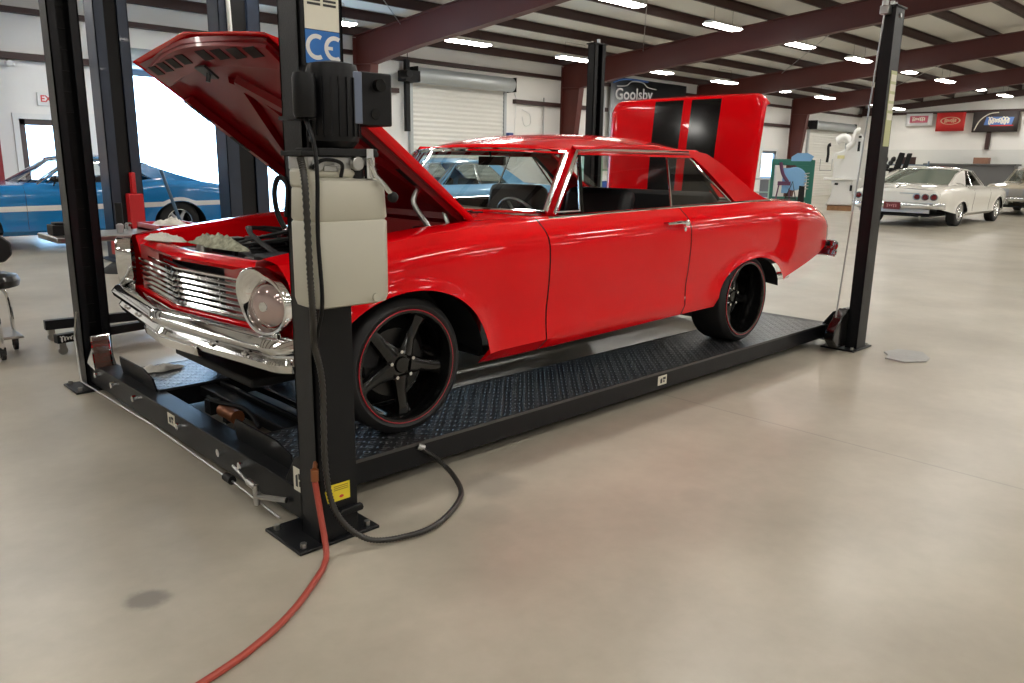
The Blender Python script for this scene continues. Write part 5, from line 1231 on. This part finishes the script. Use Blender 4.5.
# ================================================================== machines far right
def facing(x, y): return atan2(-(x + 1.93), (y + 3.49))
def local_thing(name, label, cat, x, y):
    return thing(name, label, cat, (x, y, 0), atan2(y + 3.49, x + 1.93) - pi / 2, local=True)
t = local_thing('milling_machine', 'tall white shaping machine with curved arms on a wood pallet', 'machine', 23.25, 7.40); t.scale = (.70, 1, 1)
g = B(); g.prism([(-.62, 0, .16), (.62, 0, .16), (.50, 0, .40), (.42, 0, .75), (.46, 0, .96), (-.46, 0, .96), (-.40, 0, .72), (-.42, 0, .45)], (0, .7, 0)); g.out('pedestal', WHITE, t, bevel=.04)
g = B(); g.b2((-.78, -.1, .95), (.80, .8, 1.02)); g.out('work_table', WHITE, t, bevel=.01)
g = B(); g.prism([(-.42, 0, 1.0), (.72, 0, 1.0), (.75, 0, 1.75), (.80, 0, 2.1), (.62, 0, 2.38), (.35, 0, 2.40), (.22, 0, 2.05), (-.05, 0, 1.88), (-.42, 0, 1.80)], (0, .6, 0)); g.out('column', WHITE, t, bevel=.04)
g = B(); g.tube(spline([(-.40, .2, 2.15), (-.15, .2, 2.28), (.1, .2, 2.20), (.25, .2, 2.0)], 6), .13, 14); g.tube(spline([(.05, .0, 1.95), (.28, .0, 2.1), (.36, .0, 2.42), (.55, .0, 2.48)], 6), .10, 14); g.out('curved_arm', WHITE, t)
g = B(); g.tube(spline([(-.62, 0, 2.05), (-.72, 0, 2.0), (-.70, 0, 1.75), (-.72, 0, 1.5)], 6), .06, 10); g.out('black_head', BLACKM, t)
g = B(); g.tube([(-1.0, 0, 1.6), (-1.0, 0, 1.25), (-.5, 0, 1.25), (-.5, 0, 1.6)], .018); g.out('guard_frame', STEEL, t)
g = B(); g.b2((.50, -.03, 1.85), (.60, .0, 2.15)); g.b2((.50, -.03, 2.26), (.62, .0, 2.32)); g.b2((.36, -.03, .62), (.46, .0, .80)); g.b2((-.3, -.03, .8), (-.15, 0, .86)); g.outs('control_panel', BLACKM, t)
g = B(); g.b2((-.30, -.03, 1.62), (-.0, -.0, 1.72)); g.out('yellow_plate', mat('pale_yellow', (.7, .66, .35), .5), t)
t = local_thing('pallet', 'brown wood pallet under the tall white machine', 'pallet', 23.25, 7.40); t.scale = (.60, 1, 1)
g = B()
for z in (.0, .06, .115):
    for k in range(5): g.b2((-.60 + .25 * k, -.2, z), (-.42 + .25 * k, .9, z + .03))
for k in range(3): g.b2((-.6, -.2 + .5 * k, 0), (.6, -.1 + .5 * k, .145))
g.out('deck_boards', WOOD, t, smooth=0)
t = local_thing('english_wheel', 'green framed machine with a pale blue wheel beside the red column', 'machine', 25.7, 10.35)
g = B(); g.b2((.55, 0, 0), (.78, .2, 1.6)); g.b2((-.72, 0, 1.40), (.7, .2, 1.62)); g.b2((-.72, 0, .12), (-.6, .2, 1.5)); g.b2((-.72, 0, .10), (.7, .3, .26)); g.prism([(.1, .0, 1.4), (.6, 0, 1.4), (.6, 0, 1.0)], (0, .2, 0)); g.out('frame', GREEN, t, bevel=.02)
g = B(); g.lathe([(0, .08), (.38, .08), (.42, .05), (.42, -.05), (0, -.05)], (.12, -.05, .92), (0, -1, 0), 32); g.prism([(-.05, -.02, 1.55), (.62, -.02, 1.55), (.72, -.02, 1.72), (.5, -.02, 1.84), (.15, -.02, 1.84), (-.05, -.02, 1.7)], (0, .2, 0)); g.b2((-.3, -.1, .4), (-.05, .1, 1.3)); g.out('blue_wheel', LBLUE, t)
g = B()
for k in range(6): g.cyl((.45, -.12, .55 + .11 * k), (.62, -.12, .58 + .11 * k), .022, n=8)
g.outs('roller', STEEL, t)
g = B(); g.tube(spline([(-.4, -.15, 1.5), (-.3, -.15, 1.1), (-.1, -.15, .8)], 5), .06); g.b2((-.45, -.2, .68), (.0, -.05, .82)); g.tube([(-.4, -.1, .7), (-.5, -.1, 0)], .025); g.tube([(-.05, -.1, .7), (.02, -.1, 0)], .025); g.out('purple_arm', PURPLE, t)
t = local_thing('folding_stand', 'black a-frame stand on the floor left of the tall white machine', 'stand', 24.0, 9.2)
g = B(); g.tube([(-.5, 0, 0), (-.2, 0, .85), (.0, 0, 0)], .025, 8); g.tube([(-.38, 0, .3), (-.08, 0, .3)], .02, 8); g.out('legs', BLACKM, t); g = B(); g.prism([(.0, -.1, .1), (.22, -.1, .05), (.2, -.1, .7), (.02, -.1, .72)], (0, .08, 0)); g.out('black_panel', BLACKM, t, bevel=.01)
t = local_thing('bench', 'pale workbench by the bright doorway right of the raised trunk lid', 'bench', 27.6, 12.4)
g = B(); g.b2((-1.0, 0, .82), (.2, .6, .88)); g.out('table_top', SILVER, t); g = B()
for xx in (-.95, .15): g.b2((xx, .05, 0), (xx + .06, .5, .82))
g.b2((-.9, .1, .3), (.15, .5, .34)); g.out('frame', mat('pale_green', (.35, .5, .42), .5), t)
t = local_thing('storage_shelf', 'grey shelving stacked with parts left of the white fastback', 'shelf', 27., 6.9)
g = B()
for z in (.1, .55, 1.0, 1.45): g.b2((-.65, 0, z), (.75, .5, z + .04))
for xx in (-.65, .71): g.b2((xx, 0, 0), (xx + .05, .5, 1.6))
g.out('shelf_frame', mat('blue_grey_shelf', (.16, .22, .30), .4), t, smooth=0)
for k, (xx, z, w, h, m, lb) in enumerate(((-.6, .14, .5, .3, WHITE, 'white box on the lowest shelf of the grey shelving'), (.0, .14, .6, .28, LBLUE, 'blue box on the lowest shelf of the grey shelving'), (-.5, .59, .4, .3, SILVER, 'silver box on the second shelf of the grey shelving'), (.05, .59, .5, .34, WHITE, 'white box on the second shelf of the grey shelving'), (-.5, 1.04, .6, .3, BLACKM, 'black box on the third shelf of the grey shelving'), (-.2, 1.49, .5, .22, DRED, 'dark red box on top of the grey shelving'))):
    o = thing('storage_box', lb, 'box', t.location + MX.Rotation(t.rotation_euler.z, 3, 'Z') @ V((xx + .03, .05, z)), t.rotation_euler.z, 'boxes on the shelving', local=True)
    B().b2((0, 0, 0.002), (w, .35, h)).out('box_body', m, o, bevel=.01); B().b2((-.008, -.008, h), (w + .008, .358, h + .025)).out('lid', m, o, bevel=.004)
t = local_thing('engine_stand', 'dark engine parts on a stand behind the white fastback', 'engine stand', 24.2, 6.2); t.scale = (.85, 1, .93)
g = B(); g.b2((-.5, 0, 0), (-.42, .5, 1.5)); g.b2((-.6, 0, .0), (.6, .6, .08)); g.b2((-.5, 0, 1.35), (.3, .1, 1.42)); g.out('stand_frame', BLACKM, t)
g = B(); g.prism([(-.05, -.1, 1.35), (.18, -.1, 1.30), (.32, -.1, 1.95), (.12, -.1, 1.98)], (0, .3, 0)); g.prism([(.24, -.1, 1.35), (.42, -.1, 1.35), (.56, -.1, 1.95), (.38, -.1, 1.95)], (0, .3, 0)); g.outs('black_seat_shell', INT, t, bevel=.03)
g = B()
for k in range(6): g.ball((-.5 + .09 * k, 0, 1.5 + .12 * (k % 3)), .09, 8, (1, 1, 1), .2)
g.outs('engine_parts', ENGINE, t)
# dark counter along the far wall
g = B(); g.b2((38.9, 6.5, 0), (39.6, 10.2, 1.55)); g.b2((38.8, 6.4, 1.55), (39.65, 10.3, 1.62)); tag(g.out('cabinet', mat('grey_cabinet', (.14, .14, .14), .45), bevel=.01), 'long grey cabinet standing against the far wall behind the white fastback', 'cabinet')
g = B(); g.b2((38.95, 7.6, 1.621), (39.4, 8.2, 1.9)); tag(g.out('storage_box', mat('brown_box', (.28, .14, .09), .6), bevel=.01), 'brown box on top of the long grey cabinet', 'box')
# things glimpsed through the red car's side window
t = thing('parts_rack', 'pale green rack with blue bins seen through the red car side window', 'rack', (10.2, 6.6, 0))
g = B()
for z in (.3, .75, 1.2, 1.6): g.b2((9.9, 6.3, z), (11.2, 6.8, z + .03))
for xx in (9.9, 11.15): g.b2((xx, 6.3, 0), (xx + .05, 6.8, 1.7))
g.out('rack_frame', mat('pale_green_rack', (.35, .5, .38), .5), t, smooth=0)
for k in range(3):
    o = B().b2((9.97 + .4 * k, 6.35, .782), (10.3 + .4 * k, 6.75, 1.0)).out('parts_bin', mat('bin_blue_%d' % k, (.02, .1, .5), .4), bevel=.01); tag(o, 'blue bin on the middle shelf of the pale green rack', 'bin', 'blue bins on the pale green rack')

# ------------------------------------------------------------------ world and view
w = bpy.data.worlds.new('sky'); bpy.context.scene.world = w; w.use_nodes = True
bg = w.node_tree.nodes['Background']; bg.inputs[0].default_value = (.42, .68, 1., 1); bg.inputs[1].default_value = 9.0
sc = bpy.context.scene
sc.view_settings.view_transform = 'Standard'; sc.view_settings.look = 'None'; sc.view_settings.gamma = 1; sc.view_settings.use_curve_mapping = False
sc.view_settings.exposure = .64
try:
    sc.cycles.use_denoising = True; sc.cycles.denoiser = 'OPENIMAGEDENOISE'; sc.cycles.denoising_input_passes = 'RGB_ALBEDO_NORMAL'
    sc.cycles.max_bounces = 8; sc.cycles.diffuse_bounces = 4; sc.cycles.transparent_max_bounces = 16; sc.cycles.caustics_reflective = False; sc.cycles.caustics_refractive = False
    sc.cycles.sample_clamp_indirect = 6
except Exception: pass
